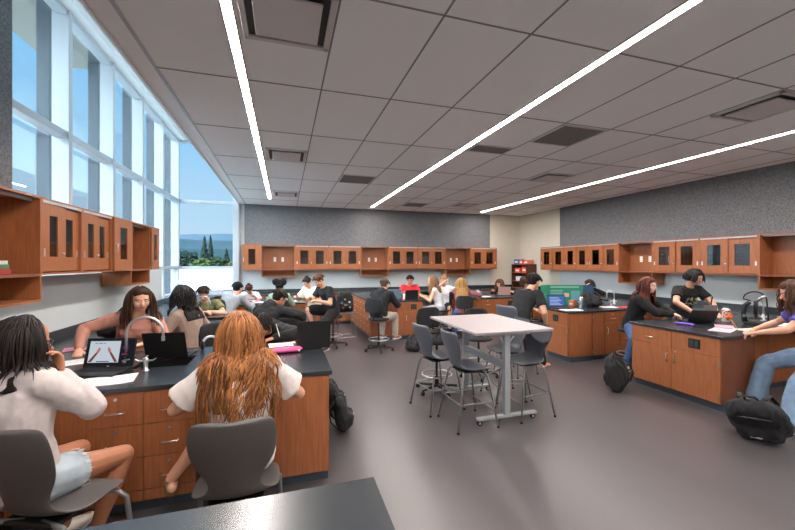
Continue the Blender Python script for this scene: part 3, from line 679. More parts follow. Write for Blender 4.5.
# ================================================================ SMALL THINGS
def laptop(x, y, rz, label, w=.33, d=.22, z=.921, open_=100, lid=None, screen=None, base=None, group='laptops'):
    """hinge along local x at y=+d/2; screen faces -y"""
    t = empty('laptop', (x, y, z), rz); tag(t, label, 'laptop', group)
    lid = lid or M['blackp']; base = base or M['blackp']
    b = box('keyboard_base', base, -w/2, w/2, -d/2, d/2, .0, .016, t, bevel=.003)
    k = MB()
    for r_ in range(5):
        for c in range(12): 
            cx = -w*.43+w*.86*(c+.5)/12; cy = -d*.02+d*.42*(1-r_/4.5)-.01
            k.box(cx-w*.03, cx+w*.03, cy-.006, cy+.006, .016, .0185)
    k.build('keys', cm('keys', (40, 40, 44), .6), b)
    box('trackpad', cm('trackpad', (50, 50, 54), .4), -.045, .045, -d*.42, -d*.15, .016, .0166, b)
    a = R(open_-90)
    T = Matrix.Translation((0, d/2, .012)) @ Matrix.Rotation(-a, 4, 'X')
    L = MB().box(-w/2, w/2, 0, .008, 0, d).xf(T).build('lid', lid, t, bevel=.003)
    s = MB().box(-w/2+.012, w/2-.012, -.0012, 0, .018, d-.012).xf(T).build('screen', screen or cm('screen_off', (12, 14, 18), .15), L)
    MB().cyl((-w*.4, d/2, .013), (w*.4, d/2, .013), .007).build('hinge_bar', M['blackp'], t)
    return t, L, T
scr = emat('screen_glow', (196, 206, 216), .72)
dark_scr = emat('screen_dark', (24, 26, 32), 1)
t, L, T = laptop(-1.43, 3.50, R(-14), 'open black laptop showing a video call with raised hands', w=.40, d=.24, open_=104, screen=dark_scr)
def decal(nm, m, quads, par, T, y=-.0024):
    b = MB()
    for q in quads:
        n = len(b.v); b.v += [tuple(T @ V((u, y, v))) for u, v in q]+[tuple(T @ V((u, y+.001, v))) for u, v in q]
        k = len(q); b.f.append(tuple(range(n, n+k))); b.f.append(tuple(n+k+i for i in reversed(range(k))))
        b.f += [(n+i, n+k+i, n+k+(i+1) % k, n+(i+1) % k) for i in range(k)]
    return b.build(nm, m, par)
decal('video_image', scr, [[(-.17, .04), (.075, .04), (.075, .215), (-.17, .215)]], L, T)
decal('arm_image', emat('scr_skin', (140, 84, 74), .5), [[(-.168, .045), (-.14, .045), (-.095, .12), (-.11, .125)], [(.045, .045), (.07, .045), (.01, .125), (-.005, .12)]], L, T, -.0036)
decal('hand_image', emat('scr_hand', (196, 132, 122), .6), [[(-.112, .12), (-.092, .118), (-.078, .15), (-.09, .165), (-.104, .145)], [(-.008, .118), (.012, .12), (.0, .15), (-.018, .17), (-.024, .145)]], L, T, -.0036)
decal('toolbar_image', emat('scr_dark', (50, 52, 58), 1), [[(-.10, .045), (.0, .045), (.0, .052), (-.10, .052)], [(-.13, .195), (-.11, .195), (-.11, .2), (-.13, .2)], [(-.10, .195), (-.07, .195), (-.07, .2), (-.10, .2)], [(-.06, .195), (-.045, .195), (-.045, .2), (-.06, .2)]], L, T, -.0036)
decal('icon_image', emat('scr_pink', (150, 60, 110), .5), [[(.10, .15), (.115, .15), (.115, .175), (.10, .17)], [(.125, .14), (.145, .145), (.14, .165), (.125, .16)], [(.095, .10), (.14, .10), (.14, .112), (.095, .112)]], L, T, -.0024)
decal('maker_mark', scr, [[(-.006, .006), (.006, .006), (.006, .014), (-.006, .014)]], L, T, -.0024)
laptop(-1.02, 4.0, R(172), 'black laptop seen from behind, beside the gooseneck faucet', w=.36, d=.25, open_=108)
laptop(.27, 4.0, R(186), 'black laptop seen from behind, in front of the boy writing head down', w=.34, d=.28, open_=98)
laptop(2.55, 8.62, R(175), 'grey backed laptop beside the black jacket student', w=.34, d=.24, lid=cm('lid_grey', (96, 116, 136), .4), group='laptops')
laptop(2.93, 8.5, R(182), 'small black laptop in front of the person in red', w=.33, d=.22)
laptop(5.72, 8.75, R(160), 'rose silver laptop on the centre back peninsula', w=.33, d=.23, lid=cm('lid_rose', (176, 138, 134), .4))
t, L, T = laptop(5.15, 5.95, R(-20), 'laptop with a blue lit screen in front of the green display board', w=.34, d=.23, screen=emat('blue_screen', (72, 104, 170), .8))
decal('text_image', emat('blue_text', (170, 190, 230), .8), [[(-.13+.0*i, .03+.028*i), (.10-.03*(i % 3), .03+.028*i), (.10-.03*(i % 3), .042+.028*i), (-.13, .042+.028*i)] for i in range(6)], L, T)
laptop(5.85, 3.92, R(150), 'open black laptop in front of the glasses wearing student', w=.34, d=.24, open_=125)
# paper sheets
def sheet(x, y, rz, w, d, label, m=None, group='loose papers on the worktops', z=.9215, h=.0015, name='paper_sheet', lines=True):
    o = MB(); N = 8
    rs = [[V((-w/2+w*i/N, -d/2, z+.004*math.sin(i*.9)*(i/N))), V((-w/2+w*i/N, d/2, z+.003*math.cos(i*.7)*(i/N))), V((-w/2+w*i/N, d/2, z+h+.004+.003*math.cos(i*.7)*(i/N))), V((-w/2+w*i/N, -d/2, z+h+.004+.004*math.sin(i*.9)*(i/N)))] for i in range(N+1)]
    t = empty(name, (x, y, 0), rz); tag(t, label, 'paper', group)
    o.rings(rs).build('sheet', m or M['paper'], t, smooth=False)
    if lines:
        b = MB()
        for k in range(5): b.box(-w*.4, w*.25, d*.36-k*d*.15, d*.36-k*d*.15+.003, z+h+.0085, z+h+.009)
        b.build('print', cm('print', (150, 150, 155)), t)
    return t
sheet(-1.25, 3.25, R(10), .33, .24, 'white worksheet lying at the front edge beside the open laptop')
sheet(-1.74, 3.95, R(30), .30, .22, 'white sheets on the left worktop behind the laptop')
sheet(-2.0, 4.55, R(20), .26, .2, 'pink folder on the left worktop beside the black bag', cm('pink', (214, 140, 170)), name='folder', lines=False)
sheet(-.02, 4.12, R(5), .28, .2, 'worksheet under the hands of the boy writing head down')
sheet(-.10, 5.95, R(15), .28, .2, 'sheet in front of the black hooded student')
sheet(.12, 8.75, R(12), .3, .22, 'white sheet in front of the black shorts student')
sheet(-.35, 8.7, R(-12), .28, .2, 'white sheet in front of the curly haired student')
sheet(.0, 9.1, R(40), .22, .2, 'red folder on the third left island', cm('redf', (206, 52, 60)), name='folder', lines=False)
sheet(-.7, 9.2, R(10), .3, .2, 'pink folder near the bowed student on the third left island', cm('pinkf', (220, 96, 130)), name='folder', lines=False)
sheet(-.6, 8.75, R(30), .26, .2, 'pale sheet beside the grey sweatshirt student')
sheet(5.0, 8.5, R(30), .3, .22, 'white sheet on the centre back peninsula')
sheet(6.12, 9.9, R(0), .24, .18, 'green notebook beside the rose silver laptop', cm('teal', (60, 150, 140)), name='notebook', lines=False) if 0 else None
sheet(5.12, 5.6, R(-10), .36, .22, 'white papers in front of the blue screen laptop')
sheet(6.55, 5.62, R(8), .46, .24, 'bright red folder near the sink of the second right peninsula', cm('redf', (206, 52, 60)), name='folder', lines=False)
sheet(6.15, 5.75, R(-20), .3, .22, 'white sheet beside the black backpack on the right')
sheet(5.45, 3.33, R(20), .3, .22, 'pink and white worksheet at the corner of the front right island', cm('pinkw', (232, 206, 216)))
sheet(5.85, 3.22, R(-8), .34, .22, 'white worksheet under the purple top student hand')
sheet(5.78, 3.50, R(35), .28, .2, 'pink sheet behind the worksheets on the front right island', cm('pink2', (226, 160, 180)), lines=False)
sheet(6.75, 3.35, R(5), .36, .24, 'pale sheet beside the purple top student elbow')
def pouch(x, y, rz, label, c, l=.21, w=.075, h=.05, cat='pencil case'):
    t = empty('pencil_case', (x, y, .921), rz); tag(t, label, cat); b = MB(); rs = []
    for i in range(11):
        u = -1+2*i/10; q = max(.06, (1-abs(u)**4))**.5
        rs.append([V((u*l/2, w/2*q*math.cos(a), h/2+h/2*q*math.sin(a))) for a in [2*math.pi*j/14 for j in range(14)]])
    b.rings(rs).build('fabric', cm('pouch%s' % (c,), c, .7, bump=.2), t, smooth=True)
    MB().tube([(-l*.42, 0, h*.98), (0, .004, h*1.02), (l*.42, 0, h*.98)], .004, 6).build('zip', M['blackp'], t)
    MB().box(l*.34, l*.40, -w*.5, -w*.4, h*.3, h*.55).build('tab', M['paper'], t)
pouch(.02, 3.78, R(6), 'pink zipped pencil case lying right of the copper hair', (216, 84, 140), .30, .15, .055)
pouch(5.42, 3.78, R(-60), 'purple pencil case beside the open black laptop', (110, 78, 190), .24, .07, .035)
def pencil(p, q, label, c=(230, 180, 90), topper=None):
    t = empty('pencil', p); tag(t, label, 'pencil', None); d = V(q)-V(p)
    MB().tube([(0, 0, 0), d*.1, d], [.001, .005, .005], 8).build('barrel', cm('pencil%s' % (c,), c, .5), t)
    if topper:
        b = MB(); rnd = random.Random(4)
        for i in range(9):
            a = rnd.uniform(0, 6.28); b.ell(d*1.02+V((.025*math.cos(a), .025*math.sin(a), rnd.uniform(-.02, .025))), (.016, .016, .018), m=8, n=6)
        b.build('topper', cm('orange', (236, 110, 40), .6), t, smooth=True)
# phones / cards / tablet
def slab(name, x, y, z, sx, sy, sz, m, label, cat, rz=0, tilt=0):
    t = empty(name, (x, y, z), rz); tag(t, label, cat)
    b = MB().box(-sx/2, sx/2, -sy/2, sy/2, 0, sz).xf(Matrix.Rotation(tilt, 4, 'X')).build('case', m, t, bevel=min(sz, sx)*.2)
    MB().box(-sx/2+.008, sx/2-.008, -sy/2+.008, sy/2-.008, sz, sz+.001).xf(Matrix.Rotation(tilt, 4, 'X')).build('screen', cm('screen_off2', (16, 18, 22), .15), t)
    return t
slab('tablet', 6.08, 3.86, .921, .18, .012, .25, cm('tabletgrey', (96, 90, 88), .4), 'upright grey tablet behind the front right island laptop', 'tablet', R(155))
slab('phone', -.62, 3.42, .921, .08, .16, .009, M['blackp'], 'black phone beside the sink near the copper hair', 'phone', R(-30))
slab('phone', 5.38, 3.55, .921, .08, .16, .009, M['blackp'], 'black phone lying by the pencil case on the front right island', 'phone', R(50))
# white and black cap-like cloth bundle beside the copper hair
t = empty('headphones', (-.72, 4.12, .921), R(20)); tag(t, 'white and black over ear headphones on the island beside the copper hair', 'headphones')
MB().tube([(.07*math.cos(a), 0, .06+.075*math.sin(a)) for a in [math.pi*i/14 for i in range(15)]], [.012]*15, 8).build('headband', cm('hpwhite', (206, 206, 210), .4), t, smooth=True)
for s in (-1, 1): MB().ell((s*.07, 0, .05), (.022, .045, .05)).build('ear_cup', [M['blackp'], cm('hpwhite', (206, 206, 210), .4)][s > 0], t, smooth=True)
def bottle(x, y, label, c, r=.036, h=.24, name='water_bottle', cap=(30, 30, 30), z=.921, m=None):
    t = empty(name, (x, y, z)); tag(t, label, 'bottle')
    MB().lathe([(r*.9, 0), (r, .006), (r, h*.78), (r*.7, h*.86), (r*.6, h*.9)]).build('flask', m or cm('bt%s' % (c,), c, .35), t, smooth=True)
    MB().lathe([(r*.66, h*.88), (r*.66, h), (r*.5, h*1.01)]).build('cap', cm('cap%s' % (cap,), cap, .5), t)
    return t
bottle(5.37, 5.62, 'silver steel bottle standing left of the black backpack', (190, 196, 202), m=M['water'], h=.28, cap=(60, 60, 64))
t = bottle(6.36, 3.83, 'white bottle covered in red and green stickers', (224, 222, 216), r=.05, h=.23, name='water_bottle', cap=(40, 90, 60))
b = MB(); rnd = random.Random(3)
for i in range(26):
    a = rnd.uniform(0, 6.28); z = rnd.uniform(.02, .17); b.v; c = V((.0505*math.cos(a), .0505*math.sin(a), z)); b.ell(c, (.011, .011, .011), m=7, n=5)
b.build('sticker', cm('redstk', (190, 44, 40)), t)
b = MB()
for i in range(16):
    a = rnd.uniform(0, 6.28); z = rnd.uniform(.02, .17); b.ell(V((.0505*math.cos(a), .0505*math.sin(a), z)), (.009, .009, .009), m=7, n=5)
b.build('sticker', cm('grnstk', (40, 110, 74)), t)
bottle(3.12, 8.62, 'small white and red bottle between the laptops on the middle peninsula', (230, 220, 214), r=.03, h=.16, cap=(200, 60, 50)) if 0 else bottle(2.76, 8.42, 'small white bottle with a red cap between the laptops', (230, 220, 214), r=.03, h=.16, cap=(200, 60, 50))
# green trifold display board
t = empty('display_board', (5.62, 6.32, .921), R(-22)); tag(t, 'green folding display board with printed panels, standing on the right peninsula', 'display board')
bd = MB().box(-.36, .36, 0, .006, 0, .42).build('centre_panel', cm('boardgreen', (36, 128, 104), .7), t)
MB().box(-.01, .0, -.0, .006, 0, .42).xf(Matrix.Translation((.36, 0, 0)) @ Matrix.Rotation(R(35), 4, 'Z')).build('fold', cm('boardgreen', (36, 128, 104), .7), t) if 0 else None
MB().box(0, .2, 0, .006, 0, .42).xf(Matrix.Translation((.362, 0, 0)) @ Matrix.Rotation(R(-35), 4, 'Z')).build('side_panel', cm('boardblue', (30, 66, 100), .7), t)
MB().box(-.2, 0, 0, .006, 0, .42).xf(Matrix.Translation((-.362, 0, 0)) @ Matrix.Rotation(R(35), 4, 'Z')).build('side_panel', cm('boardgreen2', (44, 140, 112), .7), t)
b = MB()
for z in (.36, .385): b.box(-.30, .28, -.0015, 0, z, z+.008)
for i in range(4): b.box(-.3, -.05, -.0015, 0, .30-i*.035, .308-i*.035)
b.build('printed_text', cm('btext', (170, 214, 196)), bd)
MB().box(-.02, .08, -.0018, 0, .17, .25).build('picture', cm('bpic', (214, 160, 140)), bd)
MB().box(.12, .3, -.0018, 0, .05, .30).build('picture', cm('bpic2', (92, 150, 160)), bd)
MB().box(-.28, -.1, -.0018, 0, .04, .16).build('picture', cm('bpic3', (226, 150, 100)), bd)
crate(5.62, 6.1, .921, .16, .1, .12, (214, 120, 84), 'small orange box in front of the green display board', R(20), group=None)
# black lab stand with hose (tall arch on the front right island)
t = empty('microscope', (6.40, 3.52, .921), R(28)); tag(t, 'black microscope with a hanging cable on the front right island', 'microscope')
box('foot', M['blackp'], -.09, .09, -.12, .10, 0, .035, t, bevel=.01)
MB().tube([(0, .08, .03), (0, .1, .15), (0, .08, .27), (0, .03, .32)], [.035, .03, .03, .028], 10).build('arm', M['blackp'], t, smooth=True)
MB().cyl((0, -.03, .14), (0, -.03, .34), .026).cyl((0, -.03, .10), (0, -.03, .14), .014).build('tube', M['blackp'], t, smooth=True)
MB().cyl((0, -.03, .33), (0, -.13, .42), .02).build('eyepiece', M['steel'], t, smooth=True)
box('stage', M['blackp'], -.07, .07, -.1, .04, .085, .1, t, bevel=.004)
MB().tube([(0, .02, .34)]+[(0, -.02+.12*math.cos(a)-.0, .36+.11*math.sin(a)) for a in [math.pi*i/10 for i in range(11)]]+[(0, -.15, .2), (0, -.16, .02)], .009, 8).build('cable', M['blackp'], t, smooth=True)
MB().cyl((-.05, .09, .12), (.05, .09, .12), .022).build('focus_knob', M['steel'], t)
t = empty('ring_stand', (6.45, 4.08, .921), R(10)); tag(t, 'dark angled clamp stand behind the stickered bottle', 'stand')
box('base', M['blackp'], -.08, .08, -.06, .06, 0, .015, t, bevel=.003)
MB().cyl((0, .04, .015), (.12, .04, .34), .01).build('rod', M['blackp'], t); MB().cyl((.05, .04, .16), (.2, .02, .2), .012).build('clamp', M['steel'], t)

# ================================================================ BAGS
def blob(fn, voxel=.012, smooth=4, m=None, name='blob', parent=None, disp=0, dscale=8, seed=0, shade=True):
    """joins closed pieces into one continuous skin"""
    mb = MB(); fn(mb); me = bpy.data.meshes.new('tmp'); me.from_pydata([tuple(v) for v in mb.v], [], mb.f)
    o = bpy.data.objects.new('tmp', me); COL.objects.link(o)
    r = o.modifiers.new('r', 'REMESH'); r.mode = 'VOXEL'; r.voxel_size = voxel; r.use_smooth_shade = shade
    if smooth: s = o.modifiers.new('s', 'SMOOTH'); s.factor = .5; s.iterations = smooth
    dg = bpy.context.evaluated_depsgraph_get(); m2 = bpy.data.meshes.new_from_object(o.evaluated_get(dg))
    bpy.data.objects.remove(o); bpy.data.meshes.remove(me)
    if disp:
        off = V((seed*3.1, seed*1.7, seed)); nv = len(m2.vertices)
        co = np.empty(nv*3, dtype=np.float32); no_ = np.empty(nv*3, dtype=np.float32)
        m2.vertices.foreach_get('co', co); m2.vertex_normals.foreach_get('vector', no_)
        cs = (co*dscale).tolist(); am = np.empty(nv, dtype=np.float32); nz = noise.noise; ox, oy, oz = off
        for i in range(nv):
            X_, Y_, Z_ = cs[3*i:3*i+3]
            d = nz((X_+ox, Y_+oy, Z_+oz))+.5*nz((X_*2.4+ox, Y_*2.4+oy, Z_+oz))
            d2 = 1-abs(nz((X_*1.3+2*ox, Y_*1.3+2*oy, Z_*.78+2*oz)))*2
            am[i] = d*disp*.7+d2*disp*.5-disp*.4
        co += no_*np.repeat(am, 3); m2.vertices.foreach_set('co', co)
    m2.materials.clear()
    for q in (m if isinstance(m, (list, tuple)) else [m]): m2.materials.append(q)
    for p in m2.polygons: p.use_smooth = True; p.material_index = 0
    m2.name = name
    ob = bpy.data.objects.new(name, m2); COL.objects.link(ob)
    if parent: ob.parent = parent
    return ob
def backpack(x, y, z, rz, label, s=1, tilt=0, roll=0, trim=None, group='black backpacks', extra=None):
    t = empty('backpack', (x, y, z), rz); tag(t, label, 'bag', group)
    T = Matrix.Scale(s, 4) @ Matrix.Rotation(tilt, 4, 'X') @ Matrix.Rotation(roll, 4, 'Y')
    def f(mb):
        mb.limb((-.10, 0, .12), (-.10, 0, .34), .10, .085); mb.limb((.10, 0, .12), (.10, 0, .34), .10, .085); mb.limb((-.06, 0, .40), (.06, 0, .40), .075, .075)
        for q in (-.07, .07): mb.limb((q, -.01, .09), (q*.6, .0, .36), .09, .085)
        mb.limb((-.12, 0, .07), (.12, 0, .07), .065, .075); mb.limb((-.09, -.09, .12), (-.09, -.09, .2), .06, .055); mb.limb((.09, -.09, .12), (.09, -.09, .2), .06, .055); mb.limb((-.07, -.09, .15), (.07, -.085, .15), .075, .07)
        mb.xf(T)
    o = blob(f, .014, 5, M['blackf'], 'pack', t, disp=.016, dscale=13, seed=x)
    for sx in (-1, 1): MB().tube([T @ V(p) for p in ((sx*.07, .07, .42), (sx*.09, .15, .33), (sx*.11, .16, .18), (sx*.12, .08, .06))], .02*s, 8, flat=.35).build('strap', M['blackf'], t, smooth=True)
    MB().tube([T @ V(p) for p in ((-.04, .05, .45), (-.03, .05, .50), (.03, .05, .50), (.04, .05, .45))], .009*s, 8).build('grab_handle', M['blackf'], t, smooth=True)
    MB().tube([T @ V((.145*math.cos(a), -.02-.07*abs(math.sin(a)), .22+.2*math.sin(a))) for a in [math.pi*i/14 for i in range(15)]], .004*s, 6).build('zip', cm('zip', (60, 60, 64), .5), t)
    MB().box(-.05, .02, -.158, -.15, .17, .185).xf(T).build('tag_patch', trim or cm('patch', (170, 170, 174)), t)
    zmin = min((o.matrix_basis @ v.co).z for v in o.data.vertices)
    for c in t.children: c.location.z -= zmin
    return t
backpack(4.55, 4.02, 0.002, R(200), 'small black backpack slumped on the floor at the left end of the front right island', 1.05, tilt=R(12), roll=R(12))
backpack(4.74, 2.52, 0.002, R(-60), 'large black backpack lying on the floor in front of the jeans', 1.22, tilt=R(52), roll=R(-10))
backpack(5.78, 5.66, .922, R(170), 'black backpack resting on the worktop right of the steel bottle', .85, tilt=R(62))
backpack(.62, 3.95, 0.002, R(80), 'black backpack on the floor beside the right end of the front left island', .78, tilt=R(-10))
backpack(.64, 4.5, 0.002, R(80), 'black bag on the floor farther back, beside the front left island', .8, tilt=R(-20))
backpack(2.45, 6.95, 0.002, R(150), 'black backpack with a pale mark lying on the floor behind the stools', .85, tilt=R(60))
backpack(-2.05, 5.05, .922, R(100), 'black bag lying on the left window worktop', .75, tilt=R(66))
backpack(-.75, 8.02, .0, R(30), 'black backpack on the floor beneath the grey sweatshirt student', .9)
# stool with backpack
t = empty('stool', (1.30, 8.25, 0), R(4)); tag(t, 'low backed silver stool carrying the black backpack with badges', 'stool')
box('seat', M['greyp'], -.21, .21, -.19, .19, .665, .69, t, bevel=.01)
for sx in (-1, 1):
    for sy in (-1, 1): MB().tube([(sx*.18, sy*.16, .665), (sx*.215, sy*.2, .0)], .011, 8).build('leg', M['silver'], t)
for sy in (-1, 1): MB().tube([(-.205, sy*.19, .16), (.205, sy*.19, .16)], .009, 8).build('stretcher', M['silver'], t)
bp = backpack(1.30, 8.25, .692, R(4), 'black backpack with coloured badges sitting on a silver stool', 1.0)
for i, (px, pz, c) in enumerate(((-.07, .12, (200, 70, 60)), (.08, .12, (200, 210, 215)), (-.1, .22, (90, 130, 200)), (.07, .24, (220, 220, 220)), (-.03, .3, (220, 180, 80)))):
    MB().cyl((px, -.17, pz), (px, -.13, pz), .018, m=12).build('badge', cm('badge%d' % i, c, .4), bp)
# shoes / odd things on the floor by the island
def shoe_mesh(L=.28, W=.095, H=.09, sole=.02):
    b = MB(); rs = []
    for i in range(13):
        u = i/12; y = -L*.3+L*u; q = math.sin(math.pi*min(max(u, .03), .97))**.42
        h = H*(1.0 if u < .35 else (1-.62*(u-.35)/.65)); wv = W/2*q*(.82+.3*math.sin(math.pi*u*.9)**2)
        rs.append([V((wv*math.cos(a), y, h/2+h/2*q**.5*(math.sin(a)))) for a in [2*math.pi*j/14 for j in range(14)]])
    return b.rings(rs)

# ================================================================ PEOPLE
def rotz(a): return Matrix.Rotation(a, 3, 'Z')
def ik(a, t, l1, l2, pole):
    a = V(a); t = V(t); d = t-a; L = d.length; mx = (l1+l2)*.985
    if L > mx: d = d*(mx/L); L = mx; t = a+d
    L = max(L, abs(l1-l2)+.02)
    u = d.normalized(); x = (l1*l1-l2*l2+L*L)/(2*L); h = math.sqrt(max(l1*l1-x*x, 0))
    p = V(pole); p = p-u*p.dot(u)
    if p.length < 1e-4: p = u.orthogonal()
    return a+u*x+p.normalized()*h, t
def basis(f, up=V((0, 0, 1))):
    f = V(f).normalized(); x = f.cross(up)
    if x.length < 1e-3: x = V((1, 0, 0))
    x.normalize(); z = x.cross(f)
    return Matrix((x, f, z)).transposed()  # columns: right, forward, up
SKIN = {'fair': (226, 170, 142), 'mid': (198, 138, 108), 'tan': (176, 116, 86), 'pale': (232, 186, 164)}
def skinmat(k):
    n = 'skin_'+k
    if n not in M:
        M[n] = mat(n, SKIN[k], .5, c2=tuple(int(v*.95) for v in SKIN[k]), scale=14)
        p = M[n].node_tree.nodes['Principled BSDF']; p.inputs['Subsurface Weight'].default_value = .08; p.inputs['Subsurface Radius'].default_value = (.02, .008, .005)
    return M[n]
def person(label, x, y, rz, hip=.72, lean=8, side=0, head=(0, 15, 0), hands=((.18, .42, .98), (-.18, .42, .98)), poles=None, feet=((.12, .42, .0), (-.12, .42, .0)),
           top=('tee', (40, 40, 44)), bottom=('pants', (60, 70, 90)), shoes=(40, 40, 44), hair=('short', (40, 28, 22), (24, 18, 14)), skin='fair', k=1.07, female=True,
           voxel=.008, glasses=False, curl=35, knee=None, neckfwd=0, extra=None, handdir=(None, None), stand=False, palm=None):
    """all lengths in metres before scale k; local frame faces +y, x is the person's right"""
    if y > 7 and not stand: hip -= .07; lean += 4; k *= .97
    dk = lambda c: tuple(int(v*.55) for v in c) if max(c) < 60 else c
    top = (top[0], dk(top[1]))+tuple(top[2:]); bottom = (bottom[0], dk(bottom[1]))+tuple(bottom[2:])
    S_ = lambda p: V(p)/k
    hp = V((0, 0, hip/k)); a = R(lean); sd = R(side)
    def d(q): return V((math.sin(sd)*.9, math.sin(q)*math.cos(sd), math.cos(q)*math.cos(sd))).normalized()
    p1 = hp+d(a*.5)*.17; p2 = p1+d(a*1.0)*.17; p3 = p2+d(a*1.25)*.155
    up = d(a*1.3); sw = .155 if female else .178
    S1 = V((1, 0, 0)); S1 = (S1-up*S1.dot(up)).normalized(); F1 = up.cross(S1).normalized() if up.cross(S1).y > 0 else -up.cross(S1).normalized()
    sh = [p3-up*.045+S1*sw*s for s in (1, -1)]
    hy, hpitch, hroll = (R(v) for v in head)
    fw = rotz(hy) @ V((0, math.cos(hpitch), -math.sin(hpitch)))
    B = basis(fw); B = B @ Matrix.Rotation(hroll, 3, 'Y')
    nb = p3; nd = (up*.7+V((0, 0, .5))+fw*.18+V((0, neckfwd, 0))).normalized(); hb = nb+nd*.085; hc = hb+B @ V((0, .018, .085))
    HL = lambda p: hc+B @ V(p)
    # limbs
    ua, fa = .275, .245
    el = []; wr = []
    for i, s in enumerate((1, -1)):
        po = V(poles[i]) if poles else V((s*.6, -.3, -.8))
        ht = hands[i]; ht = hc+B @ V(ht[1]) if ht[0] == 'head' else S_(ht)
        e, w_ = ik(sh[i], ht, ua, fa, po); el.append(e); wr.append(w_)
    hj = [hp+V((s*.085, 0, -.02)) for s in (1, -1)]
    kn = []; an = []
    for i, s in enumerate((1, -1)):
        f = S_(feet[i])+V((0, -.0, .075)); po = V(knee[i]) if knee else V((s*.12, .7, .75))
        q, t_ = ik(hj[i], f, .43, .40, po); kn.append(q); an.append(t_)
    g = 1 if female else 1.1
    def torso(mb, e, lo=-.10, neck=True, hi=1):
        def ring(c, u, aw, bw, s1=S1):
            u = V(u).normalized(); x_ = (s1-u*s1.dot(u)).normalized(); y_ = u.cross(x_)
            return [c+x_*(aw*math.cos(t)*(abs(math.cos(t))**-.12 if abs(math.cos(t)) > .01 else 1))+y_*bw*math.sin(t) for t in [2*math.pi*(j+.5)/20 for j in range(20)]]
        u0 = d(a*.3); R_ = [ring(hp+u0*lo, u0, .12+e, .09+e), ring(hp-u0*.05, u0, .158+e, .115+e), ring(hp+u0*.03, u0, .162+e, .118+e), ring(p1, d(a*.8), (.128 if female else .142)*g**.5+e, .092+e),
              ring(p1*.5+p2*.5, d(a), (.138 if female else .155)+e, .103+e), ring(p2, d(a*1.1), (.148 if female else .172)+e, .112+e), ring(p2*.5+p3*.5, up, (.158 if female else .182)+e, .105+e),
              ring(p3-up*.045, up, (.14 if female else .162)+e, .078+e), ring(p3-up*.012, up, .085+e, .06+e*.8), ring(p3+up*.012, up, .05+e*.6, .048+e*.5)]
        mb.rings(R_)
        for i in (0, 1): mb.limb(sh[i]-S1*(1, -1)[i]*.04, sh[i], .058+e, .054*g+e)
        if female:
            for s in (1, -1): mb.ell(p2+up*.01+S1*s*.062+F1*.082, (.052+e, .045+e, .052+e))
    def hand(mb, i, e=0):
        s = (1, -1)[i]; W_ = wr[i]; ad = (wr[i]-el[i]).normalized()
        hd = V(handdir[i]).normalized() if handdir[i] is not None else (ad+V((0, .2, -.1))).normalized()
        pn = V(palm[i]).normalized() if palm and palm[i] is not None else V((0, 0, -1))
        pn = (pn-hd*pn.dot(hd)).normalized(); ac = hd.cross(pn).normalized()  # across
        if ac.dot(S1)*s < 0: ac = -ac   # ac points to the little-finger side
        rs = []
        for t, wdt, th in ((-.01, .024, .021), (.02, .031, .017), (.05, .038, .015), (.08, .039, .013), (.088, .036, .010)):
            c = W_+hd*t; rs.append([c+ac*(wdt*math.cos(q))+pn*(th*math.sin(q)) for q in [2*math.pi*j/12 for j in range(12)]])
        mb.rings(rs)
        for n_, (o, L, sp) in enumerate(((-.028, .070, -.10), (-.0095, .080, -.03), (.0095, .074, .04), (.027, .058, .12))):
            q = W_+hd*.082+ac*o; dr = (hd+ac*sp).normalized(); ang = R(curl*(.8+.12*n_)); r0 = .0098
            for f_, seg in enumerate((.42, .32, .26)):
                dr = (Matrix.Rotation(ang*(.7 if f_ == 0 else .85), 3, hd.cross(pn)) @ dr).normalized() if pn.dot((Matrix.Rotation(.2, 3, hd.cross(pn)) @ dr)) > pn.dot(dr) else (Matrix.Rotation(-ang*(.7 if f_ == 0 else .85), 3, hd.cross(pn)) @ dr).normalized()
                q2 = q+dr*L*seg; mb.limb(q, q2, r0, r0*.93, m=8, n=1); q = q2; r0 *= .93
        q = W_+hd*.02-ac*.022+pn*.008; dr = (hd*.6-ac*.75+pn*.35).normalized()
        for L, r0 in ((.036, .0135), (.030, .011), (.022, .0095)):
            q2 = q+dr*L; mb.limb(q, q2, r0, r0*.9, m=8, n=1); q = q2; dr = (dr*.7+hd*.5+pn*.12).normalized()
    tt = top[0]; bt = bottom[0]
    def body(mb):
        torso(mb, 0)
        mb.limb(nb-up*.03, hb+up*.02, .054*g**.5, .046*g)
        # head
        mb.ell(HL((0, -.012, .03)), (.073, .092, .088), B, 20, 14)
        mb.ell(HL((0, .018, -.03)), (.058, .068, .078), B, 18, 12)
        mb.ell(HL((0, .05, -.078)), (.030, .028, .026), B, 12, 8)
        mb.limb(HL((0, .080, .005)), HL((0, .102, -.028)), .009, .0145, m=8)
        mb.limb(HL((-.035, .070, .022)), HL((.035, .070, .022)), .013, .013, m=8)
        mb.ell(HL((0, .078, -.056)), (.024, .012, .011), B, 10, 7)
        for s in (1, -1):
            mb.ell(HL((s*.075, -.008, -.008)), (.010, .020, .032), B, 10, 7)
            mb.ell(HL((s*.040, .052, -.025)), (.024, .024, .026), B, 10, 7)
        for i in (0, 1):
            mb.limb(sh[i], el[i], .047*g, .037*g, bulge=.004); mb.limb(el[i], wr[i], .037*g, .024*g, bulge=.005); hand(mb, i)
            mb.limb(hj[i], kn[i], .090*g**.5, .056, bulge=.006, n=6); mb.limb(kn[i], an[i], .052, .034, bulge=.010, n=6)
            fd = V((kn[i].x-hj[i].x, kn[i].y-hj[i].y, 0)).normalized() if not stand else V((0, 1, 0))
            fz = an[i]-V((0, 0, .045)); mb.limb(fz-fd*.035, fz+fd*.10, .032, .028); mb.limb(fz+fd*.10, fz+fd*.165-V((0, 0, .008)), .03, .02); mb.limb(an[i], fz, .034, .036)
        mb.xf(Matrix.Scale(k, 4))
